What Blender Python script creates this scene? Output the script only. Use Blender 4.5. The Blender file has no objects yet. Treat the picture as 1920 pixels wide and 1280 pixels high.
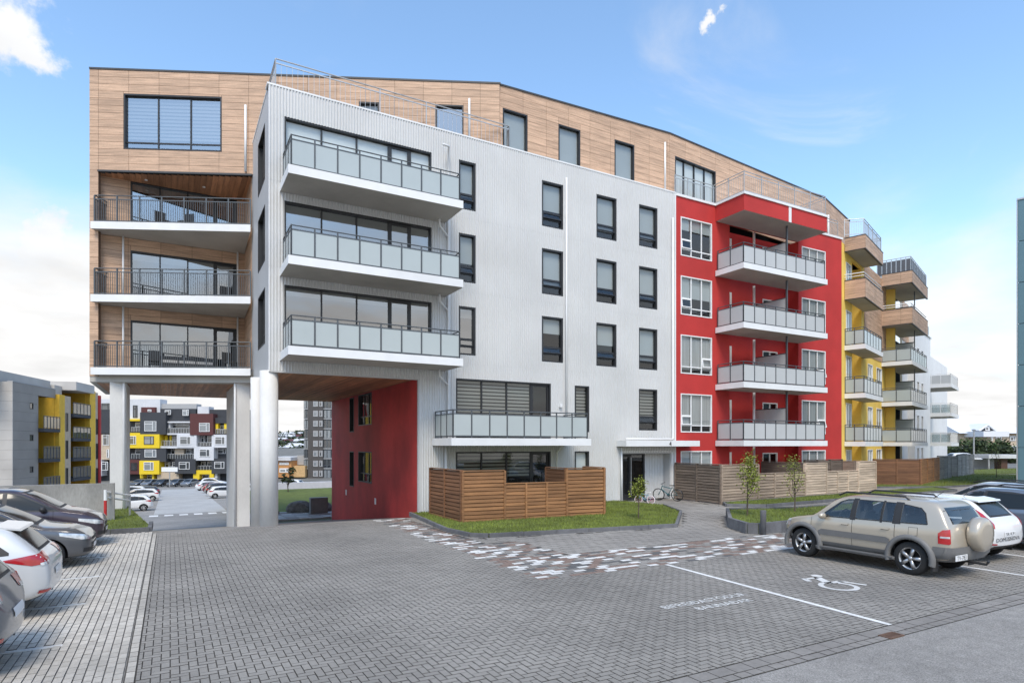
import bpy, bmesh, math, random
from math import sin, cos, pi, radians, hypot, atan2
from mathutils import Vector, Matrix
from mathutils.bvhtree import BVHTree
random.seed(7)
SC = bpy.context.scene
COL = SC.collection
# ---------------------------------------------------------------- camera, sky, sun, exposure
CAMH = 2.7
cd = bpy.data.cameras.new('camera'); cam = bpy.data.objects.new('camera', cd); COL.objects.link(cam)
cam.location = (0, 0, CAMH); cam.rotation_euler = (pi / 2, 0, -radians(29.13))
cd.sensor_width = 36; cd.lens = 1150 / 1920 * 36; cd.shift_y = (834 - 640) / 1920
cd.clip_start = .1; cd.clip_end = 6000
SC.camera = cam
SC.view_settings.view_transform = 'Standard'; SC.view_settings.look = 'None'
SC.view_settings.gamma = 1; SC.view_settings.use_curve_mapping = False
SC.view_settings.exposure = 0.46
SUN_EL, SUN_AZ = radians(53), radians(-152)       # azimuth: clockwise from +y, the sun stands behind the camera to its left
w = bpy.data.worlds.new('World'); SC.world = w; w.use_nodes = True
nt = w.node_tree; nt.nodes.clear()
def _n(t, **k):
    n = nt.nodes.new(t)
    for a, b in k.items(): setattr(n, a, b)
    return n
def _l(a, b): nt.links.new(a, b)
def _math(op, a, b=None, clamp=False):
    n = _n('ShaderNodeMath', operation=op); n.use_clamp = clamp
    for i, x in enumerate((a, b)):
        if x is None: continue
        if isinstance(x, (int, float)): n.inputs[i].default_value = x
        else: _l(x, n.inputs[i])
    return n.outputs[0]
CLOUDS = [((-.158, .871, .466), .042), ((-.145, .879, .454), .03), ((.61, .568, .553), .016), ((-.135, .958, .25), .045), ((.30, -.80, .52), .10), ((-.75, -.30, .6), .09)]
sky = _n('ShaderNodeTexSky', sky_type='NISHITA', sun_disc=False)
sky.sun_elevation = SUN_EL; sky.sun_rotation = SUN_AZ; sky.air_density = 1.0; sky.dust_density = .6; sky.ozone_density = 2.2
tc = _n('ShaderNodeTexCoord'); sep = _n('ShaderNodeSeparateXYZ'); _l(tc.outputs['Generated'], sep.inputs[0])
zc = _math('MAXIMUM', sep.outputs[2], 0.0)
den = _math('ADD', zc, .16)
dx = _math('DIVIDE', sep.outputs[0], den); dy = _math('DIVIDE', sep.outputs[1], den)
cmb = _n('ShaderNodeCombineXYZ'); _l(dx, cmb.inputs[0]); _l(dy, cmb.inputs[1])
n1 = _n('ShaderNodeTexNoise'); n1.inputs['Scale'].default_value = .85; n1.inputs['Detail'].default_value = 9; n1.inputs['Roughness'].default_value = .56
n1.inputs['Distortion'].default_value = .35
mp = _n('ShaderNodeMapping'); mp.inputs['Location'].default_value = (2.3, 1.1, .4); _l(cmb.outputs[0], mp.inputs[0]); _l(mp.outputs[0], n1.inputs['Vector'])
# cover rises towards the horizon (seen through more air) and the cloud deck is thick but broken overhead
hz = _n('ShaderNodeMapRange'); hz.interpolation_type = 'SMOOTHSTEP'; _l(zc, hz.inputs[0])
hz.inputs[1].default_value = .02; hz.inputs[2].default_value = .44; hz.inputs[3].default_value = .40; hz.inputs[4].default_value = -.14
cov = _math('ADD', n1.outputs[0], hz.outputs[0])
cr = _n('ShaderNodeMapRange'); cr.interpolation_type = 'SMOOTHSTEP'; _l(cov, cr.inputs[0])
cr.inputs[1].default_value = .41; cr.inputs[2].default_value = .83
n2 = _n('ShaderNodeTexNoise'); n2.inputs['Scale'].default_value = 2.6; n2.inputs['Detail'].default_value = 6; _l(mp.outputs[0], n2.inputs['Vector'])
cs = _n('ShaderNodeMapRange'); _l(n2.outputs[0], cs.inputs[0]); cs.inputs[1].default_value = .3; cs.inputs[2].default_value = .7
cs.inputs[3].default_value = .80; cs.inputs[4].default_value = 1.0
cc = _n('ShaderNodeMix', data_type='RGBA', blend_type='MULTIPLY'); cc.inputs[0].default_value = 1
CL = 8.0
cc.inputs[6].default_value = (CL * 1.0, CL * .995, CL * .99, 1); _l(cs.outputs[0], cc.inputs[7])
tint = _n('ShaderNodeMix', data_type='RGBA', blend_type='MULTIPLY'); tint.inputs[0].default_value = 1
_l(sky.outputs[0], tint.inputs[6]); tint.inputs[7].default_value = (2.2, 2.36, 2.3, 1)
n3 = _n('ShaderNodeTexNoise'); n3.inputs['Scale'].default_value = 1.7; n3.inputs['Detail'].default_value = 10; n3.inputs['Roughness'].default_value = .6; n3.inputs['Distortion'].default_value = .8
mp3 = _n('ShaderNodeMapping'); mp3.inputs['Scale'].default_value = (.7, 1.5, 1); mp3.inputs['Rotation'].default_value = (0, 0, .5); mp3.inputs['Location'].default_value = (.2, 3.3, 0); _l(cmb.outputs[0], mp3.inputs[0]); _l(mp3.outputs[0], n3.inputs['Vector'])
wr_ = _n('ShaderNodeMapRange'); wr_.interpolation_type = 'SMOOTHSTEP'; _l(n3.outputs[0], wr_.inputs[0]); wr_.inputs[1].default_value = .56; wr_.inputs[2].default_value = .80; wr_.inputs[4].default_value = .42
cmask = _math('MAXIMUM', cr.outputs[0], wr_.outputs[0])
n4 = _n('ShaderNodeTexNoise'); n4.inputs['Scale'].default_value = 11; n4.inputs['Detail'].default_value = 8; n4.inputs['Roughness'].default_value = .62; _l(tc.outputs['Generated'], n4.inputs['Vector'])
wob = _math('MULTIPLY', _math('SUBTRACT', n4.outputs[0], .5), .17)
for D_, r_ in CLOUDS:            # a few small cumulus puffs
    ds = _n('ShaderNodeVectorMath', operation='DISTANCE'); _l(tc.outputs['Generated'], ds.inputs[0]); ds.inputs[1].default_value = D_
    pf = _n('ShaderNodeMapRange'); pf.interpolation_type = 'SMOOTHSTEP'; _l(_math('ADD', ds.outputs['Value'], wob), pf.inputs[0]); pf.inputs[1].default_value = r_ * 1.25; pf.inputs[2].default_value = r_ * .45; pf.inputs[4].default_value = .95
    cmask = _math('MAXIMUM', cmask, pf.outputs[0])
mx = _n('ShaderNodeMix', data_type='RGBA'); _l(cmask, mx.inputs[0]); _l(tint.outputs[2], mx.inputs[6]); _l(cc.outputs[2], mx.inputs[7])
bg = _n('ShaderNodeBackground'); bg.inputs[1].default_value = .1; _l(mx.outputs[2], bg.inputs[0])
wo = _n('ShaderNodeOutputWorld'); _l(bg.outputs[0], wo.inputs[0])
sd = bpy.data.lights.new('sun', 'SUN'); sd.energy = 2.0; sd.angle = radians(22); sd.color = (1, .90, .76)
sun = bpy.data.objects.new('sun', sd); COL.objects.link(sun)
sv = Vector((sin(SUN_AZ) * cos(SUN_EL), cos(SUN_AZ) * cos(SUN_EL), sin(SUN_EL)))
sun.rotation_euler = sv.to_track_quat('Z', 'Y').to_euler(); sun.location = (-20, -20, 40)

# ---------------------------------------------------------------- materials
def rgb(r, g, b):
    f = lambda c: c / 12.92 if c <= .04045 else ((c + .055) / 1.055) ** 2.4
    return (f(r / 255), f(g / 255), f(b / 255))
MATS = {}
def mat(name, col, rough=.6, metal=0, var=.12, scale=3, stretch=(1, 1, 1), bump=0, bscale=40, island=0, fine=0, coat=0, spec=.5, obj=0, dirt=0):
    """principled with two scales of noise in the colour, optional per-piece tone, fine bump"""
    if name in MATS: return MATS[name]
    m = bpy.data.materials.new(name); m.use_nodes = True; MATS[name] = m
    t = m.node_tree; P = t.nodes['Principled BSDF']
    P.inputs['Roughness'].default_value = rough; P.inputs['Metallic'].default_value = metal
    P.inputs['Specular IOR Level'].default_value = spec
    if coat: P.inputs['Coat Weight'].default_value = coat; P.inputs['Coat Roughness'].default_value = .04
    N = t.nodes.new; L = t.links.new
    co = N('ShaderNodeNewGeometry'); mpn = N('ShaderNodeMapping'); mpn.inputs['Scale'].default_value = stretch
    L(co.outputs['Position'], mpn.inputs[0])
    def noise(sc, det=4, src=None):
        n = N('ShaderNodeTexNoise'); n.inputs['Scale'].default_value = sc; n.inputs['Detail'].default_value = det
        L(src or mpn.outputs[0], n.inputs['Vector']); return n.outputs[0]
    def rng(s, lo, hi, a=.3, b=.7):
        r = N('ShaderNodeMapRange'); L(s, r.inputs[0]); r.inputs[1].default_value = a; r.inputs[2].default_value = b
        r.inputs[3].default_value = lo; r.inputs[4].default_value = hi; return r.outputs[0]
    def mul(a, b):
        k = N('ShaderNodeMath'); k.operation = 'MULTIPLY'; L(a, k.inputs[0]); L(b, k.inputs[1]); return k.outputs[0]
    f = rng(noise(scale), 1 - var, 1 + var)
    if fine: f = mul(f, rng(noise(scale * 14, 5), 1 - fine, 1 + fine))
    if island: f = mul(f, rng(co.outputs['Random Per Island'], 1 - island, 1 + island, 0, 1))
    if obj:
        oi = N('ShaderNodeObjectInfo'); f = mul(f, rng(oi.outputs['Random'], 1 - obj, 1 + obj, 0, 1))
    if dirt: f = mul(f, rng(noise(.35, 6, co.outputs['Position']), 1 - dirt, 1 + dirt * .4, .35, .6))
    mxn = N('ShaderNodeMix'); mxn.data_type = 'RGBA'; mxn.blend_type = 'MULTIPLY'; mxn.inputs[0].default_value = 1
    mxn.inputs[6].default_value = (*col, 1); L(f, mxn.inputs[7]); L(mxn.outputs[2], P.inputs['Base Color'])
    if bump:
        b = N('ShaderNodeBump'); b.inputs['Strength'].default_value = bump; b.inputs['Distance'].default_value = .01
        L(noise(bscale, 5), b.inputs['Height']); L(b.outputs[0], P.inputs['Normal'])
    return m
def glass_mat(name, tint, opac, ior=1.9, rough=.0):
    """window pane: fresnel reflection over a partly clear, partly tinted sheet"""
    m = bpy.data.materials.new(name); m.use_nodes = True; t = m.node_tree; t.nodes.clear()
    N = t.nodes.new; L = t.links.new
    o = N('ShaderNodeOutputMaterial'); gl = N('ShaderNodeBsdfGlossy'); gl.inputs['Roughness'].default_value = rough
    tr = N('ShaderNodeBsdfTransparent'); tr.inputs[0].default_value = (.86, .9, .9, 1)
    df = N('ShaderNodeBsdfDiffuse'); df.inputs[0].default_value = (*tint, 1)
    a = N('ShaderNodeMixShader'); a.inputs[0].default_value = opac; L(tr.outputs[0], a.inputs[1]); L(df.outputs[0], a.inputs[2])
    lw = N('ShaderNodeLayerWeight'); lw.inputs[0].default_value = .5                 # facing -> Schlick, the same from both sides
    pw_ = N('ShaderNodeMath'); pw_.operation = 'POWER'; L(lw.outputs['Facing'], pw_.inputs[0]); pw_.inputs[1].default_value = 4
    fr = N('ShaderNodeMapRange'); L(pw_.outputs[0], fr.inputs[0]); r0 = ((ior - 1) / (ior + 1)) ** 2; fr.inputs[3].default_value = r0
    nz = N('ShaderNodeTexNoise'); nz.inputs['Scale'].default_value = .6
    ge = N('ShaderNodeNewGeometry'); L(ge.outputs['Position'], nz.inputs['Vector'])
    bp = N('ShaderNodeBump'); bp.inputs['Strength'].default_value = .06; bp.inputs['Distance'].default_value = .05; L(nz.outputs[0], bp.inputs['Height'])
    L(bp.outputs[0], gl.inputs['Normal'])
    b = N('ShaderNodeMixShader'); L(fr.outputs[0], b.inputs[0]); L(a.outputs[0], b.inputs[1]); L(gl.outputs[0], b.inputs[2]); L(b.outputs[0], o.inputs[0])
    MATS[name] = m; return m

# ---------------------------------------------------------------- mesh builder
class MB:
    def __init__(s): s.v = []; s.f = []; s.mi = []; s.cur = 0
    def add(s, vs, fs, m=None):
        o = len(s.v); s.v += [tuple(v) for v in vs]; s.f += [tuple(i + o for i in f) for f in fs]; s.mi += [s.cur if m is None else m] * len(fs); return s
    def box(s, x0, x1, y0, y1, z0, z1, m=None):
        return s.add([(x, y, z) for z in (z0, z1) for x, y in ((x0, y0), (x1, y0), (x1, y1), (x0, y1))],
                     [(0, 3, 2, 1), (4, 5, 6, 7), (0, 1, 5, 4), (1, 2, 6, 5), (2, 3, 7, 6), (3, 0, 4, 7)], m)
    def prism(s, poly, z0, z1, m=None):
        """vertical prism over a ccw plan polygon"""
        n = len(poly)
        return s.add([(*p, z0) for p in poly] + [(*p, z1) for p in poly],
                     [tuple(range(n - 1, -1, -1)), tuple(range(n, 2 * n))] + [(i, (i + 1) % n, n + (i + 1) % n, n + i) for i in range(n)], m)
    def extr(s, pts, axis, a0, a1, m=None):
        """closed outline in the plane across 'axis' extruded along it: axis 0 pts=(y,z), axis 1 pts=(x,z)"""
        n = len(pts)
        mk = (lambda a, p: (a, p[0], p[1])) if axis == 0 else (lambda a, p: (p[0], a, p[1]))
        return s.add([mk(a0, p) for p in pts] + [mk(a1, p) for p in pts],
                     [tuple(range(n - 1, -1, -1)), tuple(range(n, 2 * n))] + [(i, (i + 1) % n, n + (i + 1) % n, n + i) for i in range(n)], m)
    def tube(s, pts, r, n=6, m=None, caps=True):
        pts = [Vector(p) for p in pts]; rs = r if isinstance(r, (list, tuple)) else [r] * len(pts)
        o = len(s.v); ref = None; fs = []
        for i, p in enumerate(pts):
            d = (pts[min(i + 1, len(pts) - 1)] - pts[max(i - 1, 0)]).normalized()
            if ref is None: ref = Vector((0, 0, 1)) if abs(d.z) < .9 else Vector((1, 0, 0))
            a = d.cross(ref).normalized(); b = d.cross(a).normalized(); ref = a.cross(d) if abs(a.cross(d).length) > 1e-6 else ref
            for k in range(n):
                t = 2 * pi * k / n; s.v.append(tuple(p + (a * cos(t) + b * sin(t)) * rs[i]))
        for i in range(len(pts) - 1):
            for k in range(n):
                fs.append((o + i * n + k, o + i * n + (k + 1) % n, o + (i + 1) * n + (k + 1) % n, o + (i + 1) * n + k))
        if caps: fs.append(tuple(o + k for k in range(n))); fs.append(tuple(o + (len(pts) - 1) * n + k for k in range(n - 1, -1, -1)))
        s.f += fs; s.mi += [s.cur if m is None else m] * len(fs); return s
    def lathe(s, prof, c, axis='z', n=24, m=None):
        """profile of (radius, height) turned about an axis through c"""
        o = len(s.v)
        for r, h in prof:
            for k in range(n):
                t = 2 * pi * k / n; a, b = r * cos(t), r * sin(t)
                s.v.append((c[0] + a, c[1] + b, c[2] + h) if axis == 'z' else ((c[0] + h, c[1] + a, c[2] + b) if axis == 'x' else (c[0] + a, c[1] + h, c[2] + b)))
        fs = [(o + i * n + k, o + i * n + (k + 1) % n, o + (i + 1) * n + (k + 1) % n, o + (i + 1) * n + k) for i in range(len(prof) - 1) for k in range(n)]
        s.f += fs; s.mi += [s.cur if m is None else m] * len(fs); return s
    def mesh(s, name, mats, smooth=False, fix=True):
        me = bpy.data.meshes.new(name); me.from_pydata(s.v, [], s.f)
        for m in (mats if isinstance(mats, (list, tuple)) else [mats]): me.materials.append(m)
        me.polygons.foreach_set('material_index', s.mi)
        if fix:
            bm = bmesh.new(); bm.from_mesh(me); bmesh.ops.recalc_face_normals(bm, faces=bm.faces); bm.to_mesh(me); bm.free()
        if smooth: me.shade_smooth() if smooth is True else me.shade_smooth_by_angle(angle=radians(smooth)) if hasattr(me, 'shade_smooth_by_angle') else me.shade_smooth()
        me.update(); return me
    def build(s, name, mats, parent=None, M=None, smooth=False, fix=True):
        return put(name, s.mesh(name, mats, smooth, fix), parent, M)
WM = {}; KIDS = {}
I4 = Matrix.Identity(4)
def put(name, me, parent=None, M=None, **props):
    o = bpy.data.objects.new(name, me); COL.objects.link(o)
    M = M or I4
    if parent is not None:
        KIDS.setdefault(parent, []).append(o)
        o.parent = parent; o.matrix_parent_inverse = WM[parent].inverted()
    o.matrix_basis = M; WM[o] = M
    for k, v in props.items(): o[k] = v
    return o
def tag(o, label=None, cat=None, group=None, kind=None):
    for k, v in (('label', label), ('category', cat), ('group', group), ('kind', kind)):
        if v: o[k] = v
    return o
def thing(name, label, cat, loc=(0, 0, 0), rz=0, group=None):
    o = put(name, None, None, Matrix.Translation(loc) @ Matrix.Rotation(rz, 4, 'Z')); o.empty_display_size = .2
    return tag(o, label, cat, group)
def copy_tree(o, M=None, parent=None):
    c = o.copy(); COL.objects.link(c); c.parent = parent
    if M is not None: c.matrix_basis = M
    WM[c] = c.matrix_basis.copy()
    if parent is not None: KIDS.setdefault(parent, []).append(c)
    for ch in KIDS.get(o, ()): copy_tree(ch, None, c)
    return c
class Frame:
    """plan frame of a wall: u along it, v into the building, z up"""
    def __init__(s, ox, oy, deg=0, d=None):
        s.e = d or (cos(radians(deg)), sin(radians(deg))); s.o = (ox, oy)
        ex = s.e; s.M = Matrix(((ex[0], -ex[1], 0, ox), (ex[1], ex[0], 0, oy), (0, 0, 1, 0), (0, 0, 0, 1)))
    def at(s, u, v=0, z=0): return s.M @ Matrix.Translation((u, v, z))
    def P(s, u, v=0, z=0): return tuple(s.M @ Vector((u, v, z)))
def subtract(rect, holes):
    """rectangle minus axis-aligned openings -> list of rectangles"""
    out = [rect]
    for h in holes:
        nx = []
        for (a, b, c, d) in out:
            if h[0] >= b or h[1] <= a or h[2] >= d or h[3] <= c: nx.append((a, b, c, d)); continue
            if h[0] > a: nx.append((a, h[0], c, d))
            if h[1] < b: nx.append((h[1], b, c, d))
            a2, b2 = max(a, h[0]), min(b, h[1])
            if h[2] > c: nx.append((a2, b2, c, h[2]))
            if h[3] < d: nx.append((a2, b2, h[3], d))
        out = nx
    return [r for r in out if r[1] - r[0] > .004 and r[3] - r[2] > .004]
def ramp(x, y):
    """ground level: the yard is level, the drive drops beyond the passage, the land behind lies lower"""
    if y <= 21.8 or (x > 8.64 and y < 38.2): return 0.0
    z = -.113 * (min(y, 46) - 21.8) - .028 * max(0, min(y, 140) - 46)
    return z * (max(0.0, min(1.0, 1 - (x - 60) / 20)))
# ---------------------------------------------------------------- materials of the setting
M_brick = mat('brick_grey', (.255, .236, .209), .9, var=.05, scale=1.3, fine=.08, island=.07, obj=.05, bump=.5, bscale=160, dirt=.19)
M_brick2 = mat('brick_warm', (.25, .23, .207), .9, var=.12, scale=1.1, fine=.10, island=.13, obj=.08, bump=.5, bscale=160, dirt=.14)
M_pale = mat('paver_pale', (.48, .44, .38), .9, var=.10, scale=1.1, fine=.10, island=.12, obj=.1, bump=.5, bscale=160, dirt=.18)
M_joint = mat('joint_sand', (.062, .057, .05), 1, var=.3, scale=8)
M_white_p = mat('paver_white', (.70, .685, .65), .8, var=.08, scale=3, fine=.06, island=.07, dirt=.12)
M_brown_p = mat('paver_brown', (.235, .165, .132), .9, var=.12, scale=3, fine=.1, island=.22)
M_dark_p = mat('paver_dark', (.12, .118, .114), .9, var=.12, scale=3, fine=.1, island=.25)
M_asph = mat('asphalt', (.275, .258, .235), .95, var=.12, scale=4.5, fine=.42, bump=1.0, bscale=110, dirt=.10)
M_asph_d = mat('asphalt_pale', (.40, .395, .38), .95, var=.1, scale=.5, fine=.1)
M_slab = mat('path_slab', (.275, .255, .228), .9, var=.1, scale=2, fine=.1, island=.1, bump=.3, dirt=.14)
M_kerb = mat('kerb_stone', (.135, .135, .14), .85, var=.18, scale=4, fine=.15, obj=.15, bump=.4, dirt=.2)
M_soil = mat('soil', (.07, .075, .03), 1, var=.4, scale=5)
M_turf = mat('turf', (.105, .135, .022), 1, var=.22, scale=2.2, fine=.25, dirt=.12)
M_blade = mat('grass_blade', (.16, .195, .030), .7, var=.3, scale=1.4, island=.35, dirt=.2)
M_paint = mat('road_paint', (.70, .69, .66), .8, var=.12, scale=7, fine=.16, dirt=.2)
M_rock = mat('boulder', (.13, .12, .105), .95, var=.35, scale=5, fine=.3, bump=.6, bscale=30)
M_conc = mat('concrete', (.30, .29, .27), .9, var=.16, scale=1.5, fine=.1, bump=.4, bscale=60, stretch=(1, 1, .35), dirt=.3)
M_hill = mat('hillside', (.05, .065, .025), 1, var=.5, scale=.05)

# ---------------------------------------------------------------- terrain sheet
def terrain():
    xs = sorted(set([-1500, -600, -250, -120, -60, -40] + list(range(-30, 61, 6)) + [8.63, 8.65, 64, 68, 72, 76, 80, 90, 120, 200, 400, 800, 1800]))
    ys = sorted(set([-60, -20, 0, 10, 21.8, 24, 28, 34, 38.19, 38.21, 42, 46, 60, 80, 100, 120, 140, 180, 260, 400, 700, 1200, 2500]))
    m = MB(); nx = len(xs)
    m.add([(x, y, ramp(x, y) - .05) for y in ys for x in xs], [(j * nx + i, j * nx + i + 1, (j + 1) * nx + i + 1, (j + 1) * nx + i) for j in range(len(ys) - 1) for i in range(nx - 1)])
    return m.build('ground', mat('ground_cover', (.16, .155, .14), 1, var=.2, scale=.3, fine=.15))
tag(terrain(), kind='structure')

def inside(p, poly):
    x, y = p; c = False; n = len(poly)
    for i in range(n):
        (x1, y1), (x2, y2) = poly[i], poly[i - 1]
        if (y1 > y) != (y2 > y) and x < (x2 - x1) * (y - y1) / (y2 - y1) + x1: c = not c
    return c
LAWN1 = [(8.1, 22.6), (7.55, 17.8), (7.72, 16.4), (8.15, 16.0), (14.55, 15.0), (17.6, 17.9), (18.95, 20.3), (18.45, 22.9)]
LAWN2 = [(18.3, 16.2), (15.95, 14.0), (15.4, 12.85), (15.6, 12.62), (44, 12.9), (44, 15.5), (21, 15.3)]
LAWN3 = [(21.9, 19.6), (21.3, 18.9), (22.6, 17.9), (40, 18.6), (41.5, 20.6), (34.9, 20.2)]
MOS = [(6.5, 10.45), (16.9, 10.45), (16.9, 12.55), (8.5, 12.55), (8.5, 15.0), (7.5, 16.3), (7.45, 18), (8.0, 21.7), (6.5, 21.7)]
MOSR = [(6.5, 16.9, 10.45, 12.55), (6.5, 8.5, 12.54, 15), (6.5, 7.55, 14.99, 21.75)]
PATH = [(8.5, 12.56), (15.3, 12.56), (15.9, 14.1), (18.2, 16.3), (22.2, 18.0), (21.2, 19.0), (22.1, 23.05), (18.5, 23.05), (19.05, 20.3), (17.7, 17.8), (14.6, 14.85), (8.1, 15.85), (7.65, 16.3), (8.5, 15.0)]
# ---------------------------------------------------------------- the paved yard: every brick its own bevelled piece
yard_base = MB(); yard_base.add([(-.47, 4.9, -.012), (27, 4.9, -.012), (27, 21.8, -.012), (-.47, 21.8, -.012)], [(0, 1, 2, 3)])
yard_base.add([(27, 4.9, -.012), (47, 4.9, -.012), (47, 12.6, -.012), (27, 12.6, -.012)], [(0, 1, 2, 3)])
yard = yard_base.build('paved_yard', M_joint); tag(yard, kind='structure')
def brick_geo(m, x0, x1, y0, y1, z, bev, h=.012):
    """top face with a worn chamfer all round"""
    b = bev
    m.add([(x0, y0, z - h), (x1, y0, z - h), (x1, y1, z - h), (x0, y1, z - h), (x0 + b, y0 + b, z), (x1 - b, y0 + b, z), (x1 - b, y1 - b, z), (x0 + b, y1 - b, z)],
          [(4, 5, 6, 7)], 0); o = len(m.v) - 8
    m.f += [tuple(i + o for i in f) for f in ((0, 1, 5, 4), (1, 2, 6, 5), (2, 3, 7, 6), (3, 0, 4, 7))]; m.mi += [1] * 4      # dirty flanks filled with joint sand
cr, sr = cos(radians(60.87)), sin(radians(60.87))
def cdepth(x, y): return x * cr + y * sr
def in_view(x, y):
    d = cdepth(x, y); X = x * sr - y * cr
    return d > 1 and abs(X) < d * .88 + 1 and d > 6.2
def lay(cells, parent, name, material, z=0.0, keep=300, gap=.007, jit=.0022, joint=None):
    """cells: (x0,x1,y0,y1); the nearest become objects sharing one mesh per size, the rest one joined part"""
    material = [material, joint or M_joint]; rnd = random.Random(3); cells = [c for c in cells if in_view((c[0] + c[1]) / 2, (c[2] + c[3]) / 2)]
    cells.sort(key=lambda c: cdepth((c[0] + c[1]) / 2, (c[2] + c[3]) / 2)); shared = {}
    rest = MB()
    for i, (x0, x1, y0, y1) in enumerate(cells):
        cx, cy = (x0 + x1) / 2, (y0 + y1) / 2; g = gap / 2; dz = rnd.uniform(-jit, jit)
        if i < keep:
            k = (round(x1 - x0, 3), round(y1 - y0, 3))
            if k not in shared:
                m = MB(); brick_geo(m, -k[0] / 2 + g, k[0] / 2 - g, -k[1] / 2 + g, k[1] / 2 - g, 0, .003); shared[k] = m.mesh(name, material, fix=False)
            put(name, shared[k], parent, Matrix.Translation((cx + rnd.uniform(-.001, .001), cy, z + dz)) @ Matrix.Rotation(rnd.uniform(-.008, .008), 4, 'Z'))
        elif cdepth(cx, cy) < 17: brick_geo(rest, x0 + g, x1 - g, y0 + g, y1 - g, z + dz, .003)
        else: rest.add([(x0 + g, y0 + g, z + dz), (x1 - g, y0 + g, z + dz), (x1 - g, y1 - g, z + dz), (x0 + g, y1 - g, z + dz)], [(0, 1, 2, 3)])
    if rest.f: tag(rest.build(name + 's', material, parent, fix=False), kind='stuff')
def herring():
    s = .1; out = []
    for a in range(-6, 280):
        for b in range(44, 226):
            k = (a - b) % 4
            x, y = -.4 + a * s, b * s + .55
            if k == 0: c = (x, x + 2 * s, y, y + s)
            elif k == 2: c = (x, x + s, y - s, y + s)
            else: continue
            cx, cy = (c[0] + c[1]) / 2, (c[2] + c[3]) / 2
            if c[1] < -.34 or c[2] > 21.75 or c[3] < 5.35 or c[1] > 27 or inside((cx, cy), LAWN1) or inside((cx, cy), LAWN2) or inside((cx, cy), LAWN3) or inside((cx, cy), PATH): continue
            c = (max(c[0], -.352), c[1], max(c[2], 5.29), min(c[3], 21.8))
            out += [q for q in subtract(c, MOSR) if q[1] - q[0] > .02 and q[3] - q[2] > .02]
    return out
lay(herring(), yard, 'brick', M_brick)
edge = [(-.46, -.36, y * .2, y * .2 + .2) for y in range(25, 109)]
lay(edge, yard, 'edging_brick', M_pale, z=.002, gap=.005)
chan = [(2.0 + .3 * i, 2.3 + .3 * i, 5.065, 5.285) for i in range(94)] + [(1.6 + .2 * i, 1.8 + .2 * i, 4.92, 5.06) for i in range(145)]
lay(chan, yard, 'channel_brick', M_brick2, z=-.004)
# mosaic band of white, brown, dark and grey pavers
def mosaic():
    rnd = random.Random(11); P = {'w': [], 'b': [], 'd': [], 'g': []}
    for j in range(0, 76):
        y0 = 10.45 + j * .15; off = (j % 2) * .15; i = 0
        while i < 36:
            n = 1; x0 = 6.35 + off + i * .3; cx, cy = x0 + .15, y0 + .075
            if any(a <= cx <= b and c_ <= cy <= d for a, b, c_, d in MOSR) and inside((cx, cy), MOS) and not inside((cx, cy), LAWN1):
                edge_d = min(cx - 6.5, 1.0) if cy > 12.6 else min(cy - 10.45, 12.55 - cy, cx - 6.5) + .15
                r = rnd.random(); wp = .21 + .08 * (edge_d < .5)
                c = 'w' if r < wp else 'b' if r < wp + .34 else 'd' if r < wp + .46 else 'g'
                P[c].append((x0, x0 + .3, y0, y0 + .15))
            i += 1
    return P
PM = mosaic()
lay(PM['w'], yard, 'white_paver', M_white_p, z=.002); lay(PM['b'], yard, 'brown_paver', M_brown_p); lay(PM['d'], yard, 'dark_paver', M_dark_p); lay(PM['g'], yard, 'grey_paver', M_slab)
# path of larger slabs to the entrance
sl = []
for j in range(40):
    for i in range(48):
        w_ = .3; x0 = 8 + i * w_ + (j % 2) * .15; y0 = 12.57 + j * .3; c = (x0 + .15, y0 + .15)
        if inside(c, PATH): sl.append((x0, x0 + w_, y0, y0 + .3))
lay(sl, yard, 'path_slab', M_slab, gap=.007)
tag(MB().add([(27.01, 12.6, -.004), (70, 12.6, -.004), (70, 34, -.004), (27.01, 23.0, -.004)], [(0, 1, 2, 3)]).build('footpath', M_slab), kind='structure')
# parking strip of pale pavers at the left with open joints running along it
pk = MB().add([(-40, 4.9, -.014), (-.47, 4.9, -.014), (-.47, 22.3, -.014), (-40, 22.3, -.014)], [(0, 1, 2, 3)]).build('parking_strip', mat('joint_grit', (.19, .178, .16), 1, var=.3, scale=6)); tag(pk, kind='structure')
cells = [(-.48 - .1 * (i + 1), -.48 - .1 * i, 5 + .2 * j + .1 * (i % 2), 5.2 + .2 * j + .1 * (i % 2)) for i in range(76) for j in range(86)]
cells = [c for c in cells if c[3] < 22.25]
BAYS = [7.7, 10.2, 12.7, 15.2, 17.75, 20.3]
wl = [c for c in cells if any(abs((c[2] + c[3]) / 2 - b) < .08 for b in BAYS) and c[1] < -1.2]
ws = set(wl); cells = [c for c in cells if c not in ws]
pkc = [(a + .0015, b - .0015, c, d) for a, b, c, d in cells]
lay(pkc, pk, 'pale_paver', M_pale, gap=.006, joint=MATS['joint_grit'])
BL = ['nearest the camera', 'in front of the silver grey hatchback', 'between the silver grey and the white hatchback', 'between the white and the graphite hatchback', 'between the graphite and the aubergine car', 'beyond the aubergine car']
for b in BAYS:
    bl = MB().box(-5.6, -1.25, b - .05, b + .05, -.012, .001); tag(bl.build('bay_line', mat('worn_paint', (.58, .57, .54), .8, var=.2, scale=6, fine=.15)), 'worn pale bay line on the left strip, ' + BL[BAYS.index(b)], 'road marking', 'worn bay lines on the left parking strip')
# asphalt lane at the lower right
tag(MB().add([(-60, -40, -.01), (120, -40, -.01), (120, 4.91, -.01), (-60, 4.91, -.01)], [(0, 1, 2, 3)]).build('road', M_asph), kind='structure')
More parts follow.
